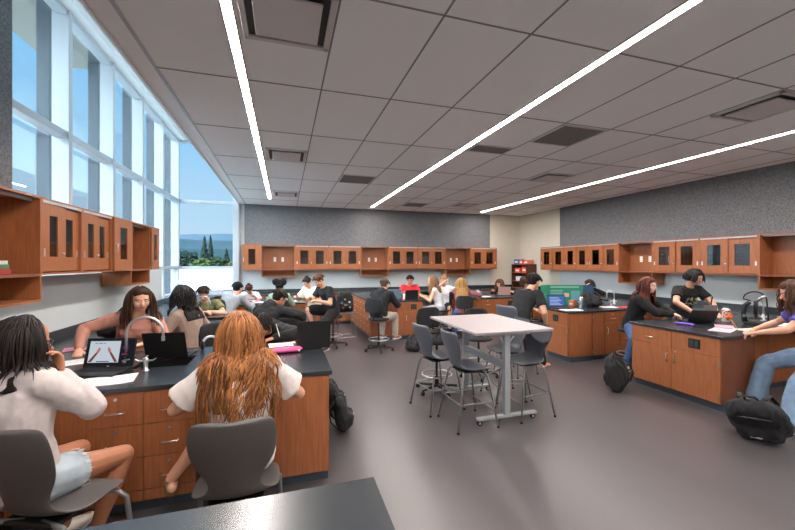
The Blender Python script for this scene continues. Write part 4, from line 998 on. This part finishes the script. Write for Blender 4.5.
    root = blob(body, voxel, 3, skinmat(skin), 'person'); root.location = (x, y, 0); root.rotation_euler = (0, 0, rz)
    tag(root, label, 'person', None)
    K = Matrix.Scale(k, 4)
    # face details
    eb = MB(); ir = MB(); br = MB(); lp = MB()
    for s in (1, -1):
        eb.ell(HL((s*.030, .0735, .004)), (.0125, .008, .0068), B, 12, 8); ir.ell(HL((s*.030, .0800, .003)), (.0055, .0025, .0058), B, 10, 7)
        br.tube([HL((s*.014, .0855, .019)), HL((s*.030, .086, .024)), HL((s*.048, .073, .018))], [.0028, .0036, .002], 6)
    lp.tube([HL((-.022, .082, -.054)), HL((-.010, .089, -.051)), HL((0, .0905, -.053)), HL((.010, .089, -.051)), HL((.022, .082, -.054))], [.002, .0042, .0044, .0042, .002], 8)
    lp.tube([HL((-.019, .083, -.058)), HL((0, .089, -.062)), HL((.019, .083, -.058))], [.002, .0052, .002], 8)
    eb.xf(K).build('eye', cm('eyewhite', (232, 226, 220), .3), root, smooth=True); ir.xf(K).build('iris', cm('iris', (46, 30, 22), .2), root, smooth=True)
    br.xf(K).build('eyebrow', cm('brow%s' % (hair[2],), hair[2]), root, smooth=True); lp.xf(K).build('lips', cm('lips', (176, 92, 84), .45), root, smooth=True)
    if glasses:
        gm = MB()
        for s in (1, -1):
            gm.tube([HL((s*.032+.024*math.cos(q), .096-.006*abs(math.cos(q)), .002+.019*math.sin(q))) for q in [2*math.pi*j/16 for j in range(16)]], .0022, 6, closed=True)
            gm.tube([HL((s*.056, .09, .006)), HL((s*.078, .05, .008)), HL((s*.082, -.01, .004))], .002, 6)
        gm.tube([HL((-.009, .098, .004)), HL((.009, .098, .004))], .0022, 6)
        gm.xf(K).build('glasses', cm('glassesframe', (40, 36, 36), .3), root, smooth=True)
    # top
    e = {'tee': .013, 'tank': .009, 'long': .016, 'hoodie': .030, 'loose': .030}[tt]
    def shirt(mb):
        torso(mb, e, lo=-.075)
        if tt == 'tank': return mb.xf(K)
        for i in (0, 1):
            if tt in ('tee', 'loose') and not (len(top) > 2 and top[2] == 'longsleeve'):
                q = sh[i]+(el[i]-sh[i])*(.62 if tt == 'tee' else .74); mb.limb(sh[i], sh[i]+(q-sh[i])*.3, .054*g+e*.6, .056*g+e*.6)
                mb.tube([sh[i], (sh[i]+q)/2, q], [.054*g+e*.6, .056*g+e*.8, (.056 if tt == 'tee' else .064)*g+e*1.1], 14)
            else:
                mb.limb(sh[i], el[i], .05*g+e*.8, .040*g+e*.8, bulge=.004, n=6); q = el[i]+(wr[i]-el[i])*.93; mb.limb(el[i], q, .042*g+e*.8, .026+e*.6, bulge=.006, n=6)
        if tt == 'hoodie':
            mb.tube([nb+S1*(.085*math.cos(q))-F1*(.085*math.sin(q)-.01)+up*(.0+.03*math.sin(q)) for q in [math.pi*j/10-.35+.07*j for j in range(11)]], [.025, .034, .04, .046, .052, .054, .052, .046, .04, .034, .025], 10)
            mb.ell(nb-F1*.10-up*.04, (.09, .05, .09), basis(F1, up))
        mb.xf(K)
    tm = cm('cloth_top%s' % (top[1],), top[1], .85, c2=tuple(min(255, int(v*1.08)) for v in top[1]), scale=30)
    tn = {'tee': 'shirt', 'tank': 'tank_top', 'long': 'sweater', 'hoodie': 'hoodie', 'loose': 'shirt'}[tt]
    shb = blob(shirt, max(voxel, .009), 4, tm, tn, root, disp={'tee': .008, 'tank': .004, 'long': .010, 'hoodie': .013, 'loose': .014}[tt], dscale=9, seed=x+y)
    # bottom
    e2 = {'pants': .018, 'jeans': .016, 'shorts': .024, 'wide': .024}[bt]
    def legs(mb):
        mb.limb(hp+V((-.07, 0, -.01)), hp+V((.07, 0, -.01)), .115+e2*.5, .115+e2*.5)
        mb.limb(hp+V((-.05, .0, .03)), hp+V((.05, .0, .03)), .11+e2*.3, .11+e2*.3)
        for i in (0, 1):
            if bt == 'shorts':
                q = hj[i]+(kn[i]-hj[i])*(bottom[2] if len(bottom) > 2 else .55); mb.limb(hj[i], q, .092+e2, .080+e2, n=5)
            else:
                mb.limb(hj[i], kn[i], .090*g**.5+e2, .056+e2, bulge=.006, n=6); q = kn[i]+(an[i]-kn[i])*.97
                mb.limb(kn[i], q, .055+e2, (.044 if bt != 'wide' else .072)+e2, bulge=.006, n=6)
        mb.xf(K)
    bm = cm('cloth_bottom%s' % (bottom[1],), bottom[1], .9, c2=tuple(min(255, int(v*1.22)) for v in bottom[1]), scale=12, detail=6)
    blob(legs, max(voxel, .009), 4, bm, {'pants': 'trousers', 'jeans': 'jeans', 'shorts': 'shorts', 'wide': 'jeans'}[bt], root, disp=.009, dscale=8, seed=y)
    if shoes:
        for i in (0, 1):
            fd = V((kn[i].x-hj[i].x, kn[i].y-hj[i].y, 0)).normalized() if not stand else V((0, 1, 0))
            Tm = Matrix.Translation((an[i]-V((0, 0, .077)))*k) @ basis(fd).to_4x4() @ Matrix.Scale(k, 4)
            so = shoe_mesh().xf(Tm).build('shoe', cm('shoe%s' % (shoes,), shoes, .6), root, smooth=True)
            sb = MB(); 
            sb.rings([[V((.95*q.x, q.y, -.002+z)) for q in [V((.047*abs(math.cos(t))**.6*(1 if math.cos(t) > 0 else -1), .055+.14*math.sin(t), 0)) for t in [2*math.pi*j/18 for j in range(18)]]] for z in (0, .022)]).xf(Tm).build('sole', cm('sole', (214, 210, 204), .6), so)
    # hair
    make_hair(root, hair, hc, B, nb, up, S1, F1, sh, p2, k, female)
    if extra: extra(root, dict(HL=HL, K=K, B=B, hc=hc, nb=nb, up=up, S1=S1, F1=F1, p2=p2, kn=kn, an=an, hj=hj, el=el, wr=wr, k=k, hp=hp))
    return root

def make_hair(root, hair, hc, B, nb, up, S1, F1, sh, p2, k, female):
    style, c1, c2 = hair[:3]; opt = hair[3] if len(hair) > 3 else {}
    rnd = random.Random(opt.get('seed', int(abs(hc.x*977+hc.y*1313+c1[0]*7))))
    hm = hairmat('hair_'+style+str(c1)+str(c2), c1, c2, opt.get('rough', .42)); Bi = B.transposed()
    HLp = lambda p: hc+B @ V(p)
    K = Matrix.Scale(k, 4)
    rx, ry, rz_ = .079, .098, .094; cen = V((0, -.018, .032))
    cap = MB()
    def capf(mb):
        mb.ell(HLp((0, -.026, .034)), (.083, .094, .090), B, 20, 14); mb.ell(HLp((0, -.004, .070)), (.078, .078, .058), B, 18, 12)
        if style in ('long', 'wavy', 'curlylong'): mb.ell(HLp((0, -.038, -.005)), (.076, .066, .085), B, 18, 12)
        else: mb.ell(HLp((0, -.042, .0)), (.072, .060, .070), B, 18, 12)
        mb.xf(K)
    if style == 'puffs':
        def capf(mb, f=capf):
            mb.ell(HLp((0, -.03, .03)), (.084, .092, .088), B, 20, 14)
            for s in (1, -1): mb.ell(HLp((s*.075, -.045, .095)), (.062, .06, .062), B, 16, 12)
            mb.xf(K)
    if opt.get('under'):
        def capf(mb, f=capf):
            f(mb) if 0 else None
            mb.ell(HLp((0, -.026, .034)), (.086, .096, .092), B, 20, 14); mb.ell(HLp((0, -.05, -.03)), (.086, .07, .10), B, 18, 12)
            pp = [(hc+B @ V((0, -.05, -.02)), .080, .045), (nb*.5+hc*.5-F1*.055, .085, .042), (nb-F1*.06-up*.02, .11, .042), (p2*.4+nb*.6-F1*.092, .14, .038), (p2-F1*.108, .14, .026), (p2-F1*.108-up*.1, .13, .022)][:opt['under']]
            mb.rings([[c+S1*(a_*math.cos(t))-F1*(b_*math.sin(t)) for t in [2*math.pi*j/20 for j in range(20)]] for c, a_, b_ in pp]); mb.xf(K)
    hm0 = cm('hairbase'+str(c1)+str(c2), tuple(int(c1[q]*.35+c2[q]*.65) for q in range(3)), .6, spec=.2)
    h = blob(capf, .010, 2, hm0 if style != 'puffs' else hm, 'hair', root, disp=.005 if style != 'puffs' else .012, dscale=26 if style != 'puffs' else 34)
    st = MB()
    def push(p, q):
        # out of the skull (local) and torso
        l = Bi @ (p-hc)-cen; v = V((l.x/rx, l.y/ry, l.z/rz_)); m = v.length
        if m < q: v = v*(q/max(m, 1e-5)); p = hc+B @ (V((v.x*rx, v.y*ry, v.z*rz_))+cen)
        # face keep-out
        l = Bi @ (p-hc)
        if l.y > .02 and abs(l.x) < .062 and l.z < .055: l.x = .064*(1 if l.x >= 0 else -1); p = hc+B @ l
        for c, r_ in ((nb, .06), (p2*.35+nb*.65, .132), (p2, .136)):
            for sgn in (0, 1, -1):
                cc = c+S1*sgn*(.085 if c is not nb else .06)+(-up*.03 if c is nb else V((0, 0, 0)))
                dd = p-cc; L_ = dd.length
                if L_ < r_: p = cc+dd*(r_/max(L_, 1e-5))
        for s_ in sh:
            dd = p-s_; L_ = dd.length
            if L_ < .075: p = s_+dd*(.075/max(L_, 1e-5))
        return p
    def strand(az, el_, length, r0, wave, wl, seg=.022, stiff=.0, lift=1.03, ph=0, keep=.35):
        # root on scalp by angles in head frame: az from front (0) clockwise, el from top
        dloc = V((math.sin(az)*math.sin(el_), math.cos(az)*math.sin(el_), math.cos(el_)))
        p = hc+B @ (cen+V((dloc.x*rx, dloc.y*ry, dloc.z*rz_))*lift)
        out = B @ V((math.sin(az), math.cos(az), 0)); dr = (out*.9+V((0, 0, -.1))).normalized()
        pts = []; n_ = int(length/seg)
        lat = B @ V((math.cos(az), -math.sin(az), 0))
        for i in range(n_):
            t = i/n_; amp = wave*min(1, t*2.2); o = lat*(amp*math.sin(ph+t*length*wl))+out*(amp*.6*math.cos(ph*1.3+t*length*wl))
            pts.append(p+o)
            dr = (dr*(1-keep)+V((0, 0, -1))*keep).normalized(); p = push(p+dr*seg, lift)
        rr = [r0*(.8+.2*math.sin(3.14*min(1, (i/n_)*1.2)))*(1 if i < n_*.75 else max(.15, (n_-i)/(n_*.25))) for i in range(n_)]
        if len(pts) > 2: st.tube(pts, rr, 5)
    if style in ('long', 'wavy', 'curlylong'):
        N = opt.get('n', 170); Lh = opt.get('len', .45); wv = opt.get('wave', .004 if style == 'long' else .013); wl = opt.get('wl', 30 if style != 'curlylong' else 60)
        for i in range(N):
            az = rnd.uniform(R(opt.get('front', 62)), R(360-opt.get('front', 62))); el_ = rnd.uniform(.06, 1.25)
            if el_ < .5: 
                az = (R(90) if math.sin(az) > 0 else R(270))+rnd.uniform(-.5, .9)*(-1 if math.sin(az) > 0 else 1)*-1
            strand(az, el_, Lh*rnd.uniform(.82, 1.05), opt.get('r', .0055)*rnd.uniform(.7, 1.2), wv*rnd.uniform(.5, 1.4), wl*rnd.uniform(.8, 1.2), ph=rnd.uniform(0, 6.28), lift=rnd.uniform(1.02, 1.12))
    elif style in ('short', 'buzz', 'fringe'):
        N = opt.get('n', 220); 
        for i in range(N):
            az = rnd.uniform(0, 6.283); el_ = rnd.uniform(0, 1.35 if abs(math.cos(az)) < .7 or math.cos(az) < 0 else .75)
            strand(az, el_, rnd.uniform(.045, .085) if style != 'fringe' else rnd.uniform(.07, .14), opt.get('r', .006), .003, 50, seg=.012, ph=rnd.uniform(0, 6), lift=rnd.uniform(1.03, 1.1), keep=.3)
    elif style in ('curly', 'puffs'):
        for i in range(opt.get('n', 260)):
            az = rnd.uniform(0, 6.283); el_ = rnd.uniform(0, 1.5 if math.cos(az) < .2 else .8)
            q = cen+V((math.sin(az)*math.sin(el_)*rx, math.cos(az)*math.sin(el_)*ry, math.cos(el_)*rz_))*1.1
            if style == 'puffs' and i % 2:
                s = rnd.choice((1, -1)); v = V((rnd.gauss(0, 1), rnd.gauss(0, 1), rnd.gauss(0, 1))).normalized()*.064; q = V((s*.075, -.045, .095))+v
            st.ell(HLp(q), (.013, .013, .013), m=6, n=4)
    if style == 'bun' or opt.get('bun'):
        for i in range(90):
            v = V((rnd.gauss(0, 1), rnd.gauss(0, 1), rnd.gauss(0, 1))).normalized()*.036; st.ell(HLp(V((0, -.06, .115))+v), (.014, .014, .012), m=6, n=4)
    if style == 'bun':
        for i in range(120): strand(rnd.uniform(0, 6.28), rnd.uniform(0, 1.2), .05, .005, .002, 40, seg=.012, lift=rnd.uniform(1.03, 1.08))
    if st.v: st.xf(K).build('hair_strands', hm, root, smooth=True)

DRY = (62, 62, 66)
# --- front left island
def denim_fray(root, c):
    for i in (0, 1):
        b = MB(); rnd = random.Random(2+i); q = c['hj'][i]+(c['kn'][i]-c['hj'][i])*.42; u = (c['kn'][i]-c['hj'][i]).normalized(); a = u.orthogonal().normalized(); e = u.cross(a)
        for j in range(60):
            t = rnd.uniform(0, 6.28); p = q+(a*math.cos(t)+e*math.sin(t))*.106; b.tube([p-u*.01, p+u*rnd.uniform(.005, .03)+V((0, 0, -.004))], .0015, 4)
        b.xf(c['K']).build('frayed_hem', cm('fray', (206, 206, 204)), root)['kind'] = 'stuff'
person('person in a pale grey hoodie and denim shorts, hand on chin, at the left edge', -1.34, 2.42, R(-22), hip=.67, side=-7, lean=3, head=(-34, 14, 0), k=1.07, voxel=.0065,
       hands=(('head', (.11, .15, -.13)), (-.45, .62, .975)), poles=((.35, .3, -1), (-.7, -.2, -.6)), feet=((.15, .30, .10), (-.10, .34, .10)), knee=((.25, .8, .7), (-.05, .8, .7)),
       top=('hoodie', (188, 178, 176)), bottom=('shorts', (150, 160, 168), .36), shoes=(222, 216, 208), hair=('long', (38, 26, 24), (16, 12, 14), dict(len=.33, n=520, front=62, r=.0056, under=4, wave=.003)), skin='tan', glasses=True, extra=denim_fray, handdir=((-.25, .1, .9), None), palm=((-.2, -1, 0), None), curl=45)
def sandal(root, c):
    for i in (0, 1):
        k = c['k']; an = c['an'][i]*k; fd = V((c['kn'][i].x-c['hj'][i].x, c['kn'][i].y-c['hj'][i].y, 0)).normalized(); Bm = basis(fd)
        T = Matrix.Translation(an-V((0, 0, .085))) @ Bm.to_4x4()
        s = MB().rings([[V((.048*math.cos(t)*(1+.1*math.sin(t)), .06+.135*math.sin(t), z)) for t in [2*math.pi*j/18 for j in range(18)]] for z in (-.012, .008)]).xf(T).build('sandal', cm('sandal', (120, 92, 56), .6), root)
        b = MB()
        for yy, hh in ((.12, .055), (.06, .075)): b.tube([T @ V((.05*math.cos(t), yy, .0+hh*math.sin(t))) for t in [math.pi*j/10 for j in range(11)]], .012, 6, flat=.35)
        b.tube([T @ V((.04*math.cos(t), -.03*math.sin(t)-.0, .07)) for t in [math.pi*j/10 for j in range(11)]], .01, 6, flat=.5)
        b.build('strap', cm('sandal', (120, 92, 56), .6), s)
person('person with long wavy copper hair and white shirt, seen from behind in the foreground', -.27, 2.52, R(4), hip=.61, lean=6, head=(6, 18, 0), k=1.11, voxel=.007,
       hands=((.27, .36, .86), (-.27, .34, .84)), poles=((.9, -.2, -.7), (-.9, -.2, -.7)), feet=((-.05, .42, .05), (-.46, .46, .20)), knee=((.3, .8, .5), (.25, .8, .6)),
       top=('loose', (206, 196, 192)), bottom=('shorts', (206, 196, 192), .35), shoes=None, hair=('wavy', (196, 130, 78), (86, 48, 30), dict(len=.80, n=1500, wave=.015, wl=32, front=45, r=.0041, seed=11, rough=.4, under=7)), skin='fair', extra=sandal)
person('person with straight brown hair in a rose brown sweater, behind the gooseneck faucet', -1.62, 4.72, R(190), hip=.74, lean=20, side=-12, head=(18, 8, 0), k=1.08,
       hands=((.34, .40, .97), (-.16, .42, .97)), poles=((1, .1, -.3), (-1, -.1, -.8)), top=('long', (176, 122, 106)), bottom=('jeans', (60, 78, 110)), hair=('long', (74, 48, 36), (44, 28, 22), dict(len=.42, n=320, front=72, r=.005)), skin='fair')
person('person with black wavy hair in a taupe sweater, seen from behind', -1.05, 5.02, R(62), hip=.72, lean=16, head=(18, 8, 0), k=1.05,
       hands=((.35, .34, .97), (-.2, .42, .97)), top=('long', (150, 128, 116)), bottom=('pants', (48, 48, 54)), hair=('curlylong', (36, 32, 34), (18, 16, 18), dict(len=.36, n=460, wave=.012, front=60, r=.007, under=5)), skin='mid')
person('person in a black jacket writing with head bowed over the front left island', -.14, 4.92, R(172), hip=.69, lean=54, head=(-8, 60, 0), k=1.05, female=False,
       hands=((-.04, .66, .975), (.02+.0-.20, .62, .975)) if 0 else ((.10, .66, .975), (-.12, .64, .975)), poles=((1, -.2, .1), (-1, -.2, .1)), top=('hoodie', (34, 34, 38)), bottom=('pants', (44, 44, 50)), hair=('short', (34, 26, 24), (16, 14, 14), dict(n=340)), skin='mid', neckfwd=.3)
pencil((-.05, 4.22, .99), (-.09, 4.30, 1.12), 'white pencil held upright in the bowed writer hand', (232, 226, 214))
pencil((.10, 5.92, .98), (.13, 5.97, 1.10), 'pale green pencil beside the black hood of the second island student', (190, 216, 170))
# --- second island
person('person in a black hooded top stretching an arm over the second left island', -.34, 5.3, R(-38), hip=.72, lean=36, head=(-20, 40, 0), k=1.06, female=False,
       hands=((.38, .50, .98), (-.02, .60, .98)), poles=((1, -.2, .0), (-1, -.2, -.2)), top=('hoodie', (30, 30, 34)), bottom=('pants', (40, 40, 46)), hair=('short', (50, 36, 30), (24, 18, 16), dict(n=300)), skin='mid')
person('person in an olive green shirt with folded arms behind the second left island', -1.34, 7.28, R(186), hip=.74, lean=22, head=(-12, 34, 0), k=1.06, voxel=.010, female=False,
       hands=((.02, .44, .975), (-.06, .40, .975)), poles=((1, .1, -.3), (-1, .1, -.3)), top=('tee', (110, 116, 78)), bottom=('pants', (70, 70, 70)), hair=('short', (66, 48, 36), (36, 26, 20)), skin='fair')
# --- third island
person('person in a grey sweatshirt leaning over the third left island', -1.12, 7.9, R(-30), hip=.78, lean=34, head=(0, 22, 0), k=1.07, voxel=.010, female=False,
       hands=((.22, .60, .98), (-.12, .58, .98)), top=('long', (146, 150, 158)), bottom=('pants', (34, 34, 40)), hair=('short', (26, 24, 26), (14, 14, 16)), skin='fair')
person('person bowed low with a patterned headband behind the third left island', -.80, 10.05, R(176), hip=.72, lean=34, head=(0, 52, 0), k=1.03, voxel=.011,
       hands=((.15, .5, .98), (-.15, .5, .98)), top=('tee', (216, 216, 220)), bottom=('jeans', (70, 86, 116)), hair=('bun', (60, 40, 34), (34, 24, 20)), skin='mid',
       extra=lambda root, c: MB().tube([c['HL']((.088*math.cos(t), -.01, .035+.094*math.sin(t))) for t in [math.pi*j/12 for j in range(13)]], .010, 6).xf(c['K']).build('headband', cm('headband', (150, 70, 60)), root))
person('person with two curly black hair puffs in a sage green top', -.10, 7.95, R(0), hip=.74, lean=16, head=(0, 22, 0), k=1.04, voxel=.010,
       hands=((.2, .52, .98), (-.2, .52, .98)), top=('long', (156, 176, 160)), bottom=('pants', (52, 52, 58)), hair=('puffs', (34, 28, 28), (16, 14, 14), dict(n=420)), skin='tan')
person('person in a cream shirt with dark hair behind the one in black shorts', .72, 9.35, R(140), hip=.80, lean=24, head=(0, 30, 0), k=1.05, voxel=.011,
       hands=((.2, .46, 1.0), (-.2, .42, 1.0)), feet=((.1, .35, 0), (-.1, .35, 0)), top=('loose', (226, 218, 200)), bottom=('jeans', (90, 90, 96)), hair=('short', (40, 32, 30), (22, 18, 18), dict(bun=1)), skin='fair')
person('person in a black shirt and black shorts sitting sideways at the third left island', .98, 8.02, R(118), hip=.86, lean=22, head=(4, 38, 0), k=1.13, voxel=.009, female=False,
       hands=((.10, .48, 1.08), (-.12, .44, 1.02)), feet=((.22, .36, .30), (-.22, .30, .0)), top=('tee', (34, 38, 48)), bottom=('shorts', (26, 26, 30), .8), shoes=(30, 30, 32), hair=('short', (112, 78, 56), (74, 50, 36)), skin='fair')
# --- middle peninsula
person('person in a black jacket and khaki trousers sitting on a stool, seen from behind', 1.86, 7.38, R(-40), hip=.77, lean=20, head=(-8, 26, 0), k=1.08, voxel=.009, female=False,
       hands=((.20, .52, .99), (-.18, .62, .99)), feet=((.20, .42, .17), (-.10, .40, .17)), top=('hoodie', (32, 34, 42)), bottom=('pants', (158, 146, 136)), shoes=(150, 96, 74), hair=('short', (110, 84, 62), (68, 50, 38)), skin='fair')
person('person in a red shirt with short black hair', 3.42, 10.0, R(170), hip=.74, lean=14, head=(2, 24, 0), k=1.08, voxel=.010, female=False,
       hands=((.20, .44, 1.0), (-.16, .46, 1.0)), top=('tee', (206, 34, 48)), bottom=('pants', (50, 50, 56)), hair=('short', (24, 20, 22), (12, 10, 12)), skin='mid')
person('person in a white tank top and grey trousers with long light brown hair', 3.64, 8.30, R(62), hip=.76, lean=12, head=(12, 12, 0), k=1.07, voxel=.009,
       hands=((.12, .48, 1.0), (-.12, .40, .98)), feet=((.12, .30, .15), (-.12, .30, .15)), top=('tank', (224, 224, 226)), bottom=('pants', (150, 148, 156)), hair=('long', (164, 126, 92), (112, 80, 56), dict(len=.46, n=300, under=5)), skin='fair')
person('person in a white shirt with bare knees, raising a hand to the face', 4.15, 9.2, R(160), hip=.74, lean=10, side=0, head=(-20, 10, 0), k=1.05, voxel=.010,
       hands=((-.02, .30, 1.32), (-.30, .30, .99)), poles=((.8, .3, -.6), (-1, .1, -.4)), feet=((.12, .40, .12), (-.12, .44, .12)), top=('loose', (232, 232, 236)), bottom=('shorts', (30, 30, 34), .6), shoes=(220, 214, 210), hair=('bun', (196, 156, 104), (150, 112, 74)), skin='fair')
person('person with long straight blonde hair in a mauve sweater sitting in a black chair', 4.02, 7.86, R(-20), hip=.72, lean=8, head=(0, 10, 0), k=1.06, voxel=.009,
       hands=((.46, .30, .98), (.05, .50, .98)), poles=((1, -.2, -.2), (-1, -.2, -.4)), top=('long', (146, 92, 96)), bottom=('jeans', (60, 96, 150)), hair=('long', (206, 164, 106), (148, 106, 62), dict(len=.46, n=320, front=50, under=6)), skin='fair')
person('person in black with long auburn hair bending over the rose silver laptop', 6.28, 9.45, R(118), hip=.74, lean=34, head=(0, 30, 0), k=1.04, voxel=.011,
       hands=((.16, .50, .99), (-.2, .48, .99)), top=('long', (26, 26, 30)), bottom=('jeans', (50, 60, 84)), hair=('long', (122, 78, 56), (76, 46, 34), dict(len=.36, n=160)), skin='fair')
person('person with brown hair in a grey brown top sitting right of the rose silver laptop', 6.52, 8.62, R(64), hip=.72, lean=12, head=(-30, 20, 0), k=1.05, voxel=.010,
       hands=((.16, .44, .99), (-.16, .46, .99)), top=('tee', (112, 98, 92)), bottom=('jeans', (56, 66, 90)), hair=('long', (86, 58, 44), (54, 36, 28), dict(len=.3, n=160)), skin='fair')
# --- second right peninsula
person('person in a black shirt and dark jeans stooping toward the blue screen laptop', 3.69, 5.2, R(-74), hip=.84, lean=34, head=(-4, 24, 0), k=1.14, voxel=.008, female=False,
       hands=((.26, .36, .78), (-.16, .60, .99)), poles=((.6, -.5, -.3), (-.8, -.2, -.5)), feet=((.06, .56, .0), (-.14, .50, .0)), top=('tee', (38, 38, 44)), bottom=('jeans', (30, 34, 52)), shoes=None, hair=('short', (38, 30, 28), (20, 16, 16), dict(n=300)), skin='fair')
person('person in a black top hiding the face, behind the second right peninsula', 6.98, 7.35, R(172), hip=.76, lean=26, head=(10, 40, 0), k=1.06, voxel=.010,
       hands=((.10, .38, 1.20), (-.08, .38, 1.20)), poles=((1, .2, -.6), (-1, .2, -.6)), top=('long', (28, 28, 32)), bottom=('jeans', (50, 54, 70)), hair=('fringe', (50, 38, 36), (26, 20, 20), dict(n=300)), skin='fair', handdir=((-.1, .2, .9), (.1, .2, .9)))
# --- front right island
person('person with long red brown hair in a black hoodie and blue jeans', 5.68, 4.80, R(-158), hip=.76, lean=22, side=6, head=(-6, 8, 0), k=1.08, voxel=.0075,
       hands=((-.02, .52, .985), (-.16, .55, .985)) if 0 else ((.04, .56, .985), (-.12, .54, .985)), poles=((1, 0, -.4), (-1, 0, -.4)), feet=((.42, .06, .10), (.20, .30, .10)), knee=((.8, .5, .5), (.2, .8, .6)), top=('hoodie', (30, 28, 32)), bottom=('jeans', (58, 82, 122)), hair=('long', (118, 62, 48), (76, 38, 32), dict(len=.44, n=320, front=70)), skin='pale')
def print_(root, c):
    rnd = random.Random(5); cols = [(150, 150, 90), (96, 120, 150), (176, 150, 96), (120, 136, 128), (200, 190, 150)]
    o = None
    for i, cc in enumerate(cols):
        b = MB()
        for j in range(7):
            u, v = rnd.uniform(-.09, .09), rnd.uniform(-.10, .05); p = c['p2']+c['S1']*u+c['up']*v+c['F1']*(.134+(.02 if v > -.05 else .0)-abs(u)*.25)
            b.ell(p, (.014+rnd.random()*.01, .004, .010), basis(c['F1'], c['up']), 8, 5)
        b.xf(c['K']).build('shirt_print', cm('print%d' % i, cc), root, smooth=True)
person('person with shaggy black hair and glasses in a black shirt with a colourful print', 6.74, 4.78, R(170), hip=.86, lean=22, head=(14, 22, 0), k=1.13, voxel=.0075, female=False, glasses=True,
       hands=((.26, .52, .99), (-.12, .56, .99)), poles=((1, -.1, -.2), (-1, -.1, -.4)), top=('tee', (36, 34, 36)), bottom=('jeans', (44, 48, 60)), hair=('long', (34, 30, 30), (16, 14, 14), dict(len=.19, n=420, wave=.009, front=60, r=.006)), skin='fair', extra=print_)
person('person in a purple top and wide blue jeans writing at the right edge', 5.70, 2.50, R(36), hip=.79, lean=18, head=(8, 22, 0), k=1.08, voxel=.007,
       hands=((.22, .52, .975), (-.16, .54, .99)), poles=((1, -.2, -.3), (-1, -.2, -.4)), feet=((.10, .52, .10), (-.52, .34, .02)), knee=((.3, .8, .6), (-.5, .7, .6)), top=('tee', (92, 82, 160)), bottom=('wide', (104, 124, 148)), shoes=(222, 216, 212), hair=('wavy', (104, 72, 56), (66, 44, 34), dict(len=.38, n=240, front=60)), skin='fair')
pencil((5.36, 3.10, .975), (5.30, 3.16, 1.13), 'yellow pencil with an orange topper in the hand of the purple top student', (236, 176, 50), topper=True)

# seats under the people
G = 'black drafting stools on castors'
for x, y, rz, s, lab in (
    (-1.62, 4.78, 190, .66, 'black stool under the student in the rose brown sweater'), (-1.05, 5.06, 62, .64, 'black stool under the student in the taupe sweater'),
    (.0, 5.0, 172, .62, 'black stool under the bowed writer of the front left island'), (-.36, 5.36, -38, .64, 'black stool under the black hooded student'),
    (-1.34, 7.34, 186, .66, 'black stool under the olive shirt student'), (-1.12, 7.85, -30, .68, 'black stool with backrest under the grey sweatshirt student'),
    (-.80, 10.1, 176, .62, 'black stool under the bowed student with headband'), (-.10, 7.9, 0, .64, 'black stool under the student with two hair puffs'),
    (1.0, 7.99, 118, .66, 'black star based stool under the student in black shorts'), (1.85, 7.32, -40, .67, 'black stool with chrome foot ring under the black jacket student'),
    (3.42, 10.05, 170, .64, 'black stool under the student in red'), (3.66, 8.27, 62, .66, 'black stool under the white tank top student'),
    (4.15, 9.25, 160, .64, 'black stool under the student with a hand to the face'), (4.02, 7.80, -20, .62, 'black backed chair under the long blonde hair'),
    (6.30, 9.42, 118, .64, 'black stool under the auburn haired student'), (6.55, 8.60, 64, .62, 'black stool under the grey brown top student'),
    (6.98, 7.4, 172, .66, 'black stool behind the second right peninsula'), (5.70, 4.86, -158, .66, 'black stool under the red haired student'),
    (5.72, 2.46, 36, .72, 'black stool under the purple top student')):
    drafting_stool(x, y, R(rz), lab, seat=s, back='red haired' not in lab and 'shorts' not in lab)
cafe_stool(3.62, 5.18, R(-74), 'blue grey shell stool under the stooping student at the second right peninsula', seat=.70)
cafe_stool(.72, 9.42, R(140), 'grey shell stool under the student in the cream shirt', seat=.70)
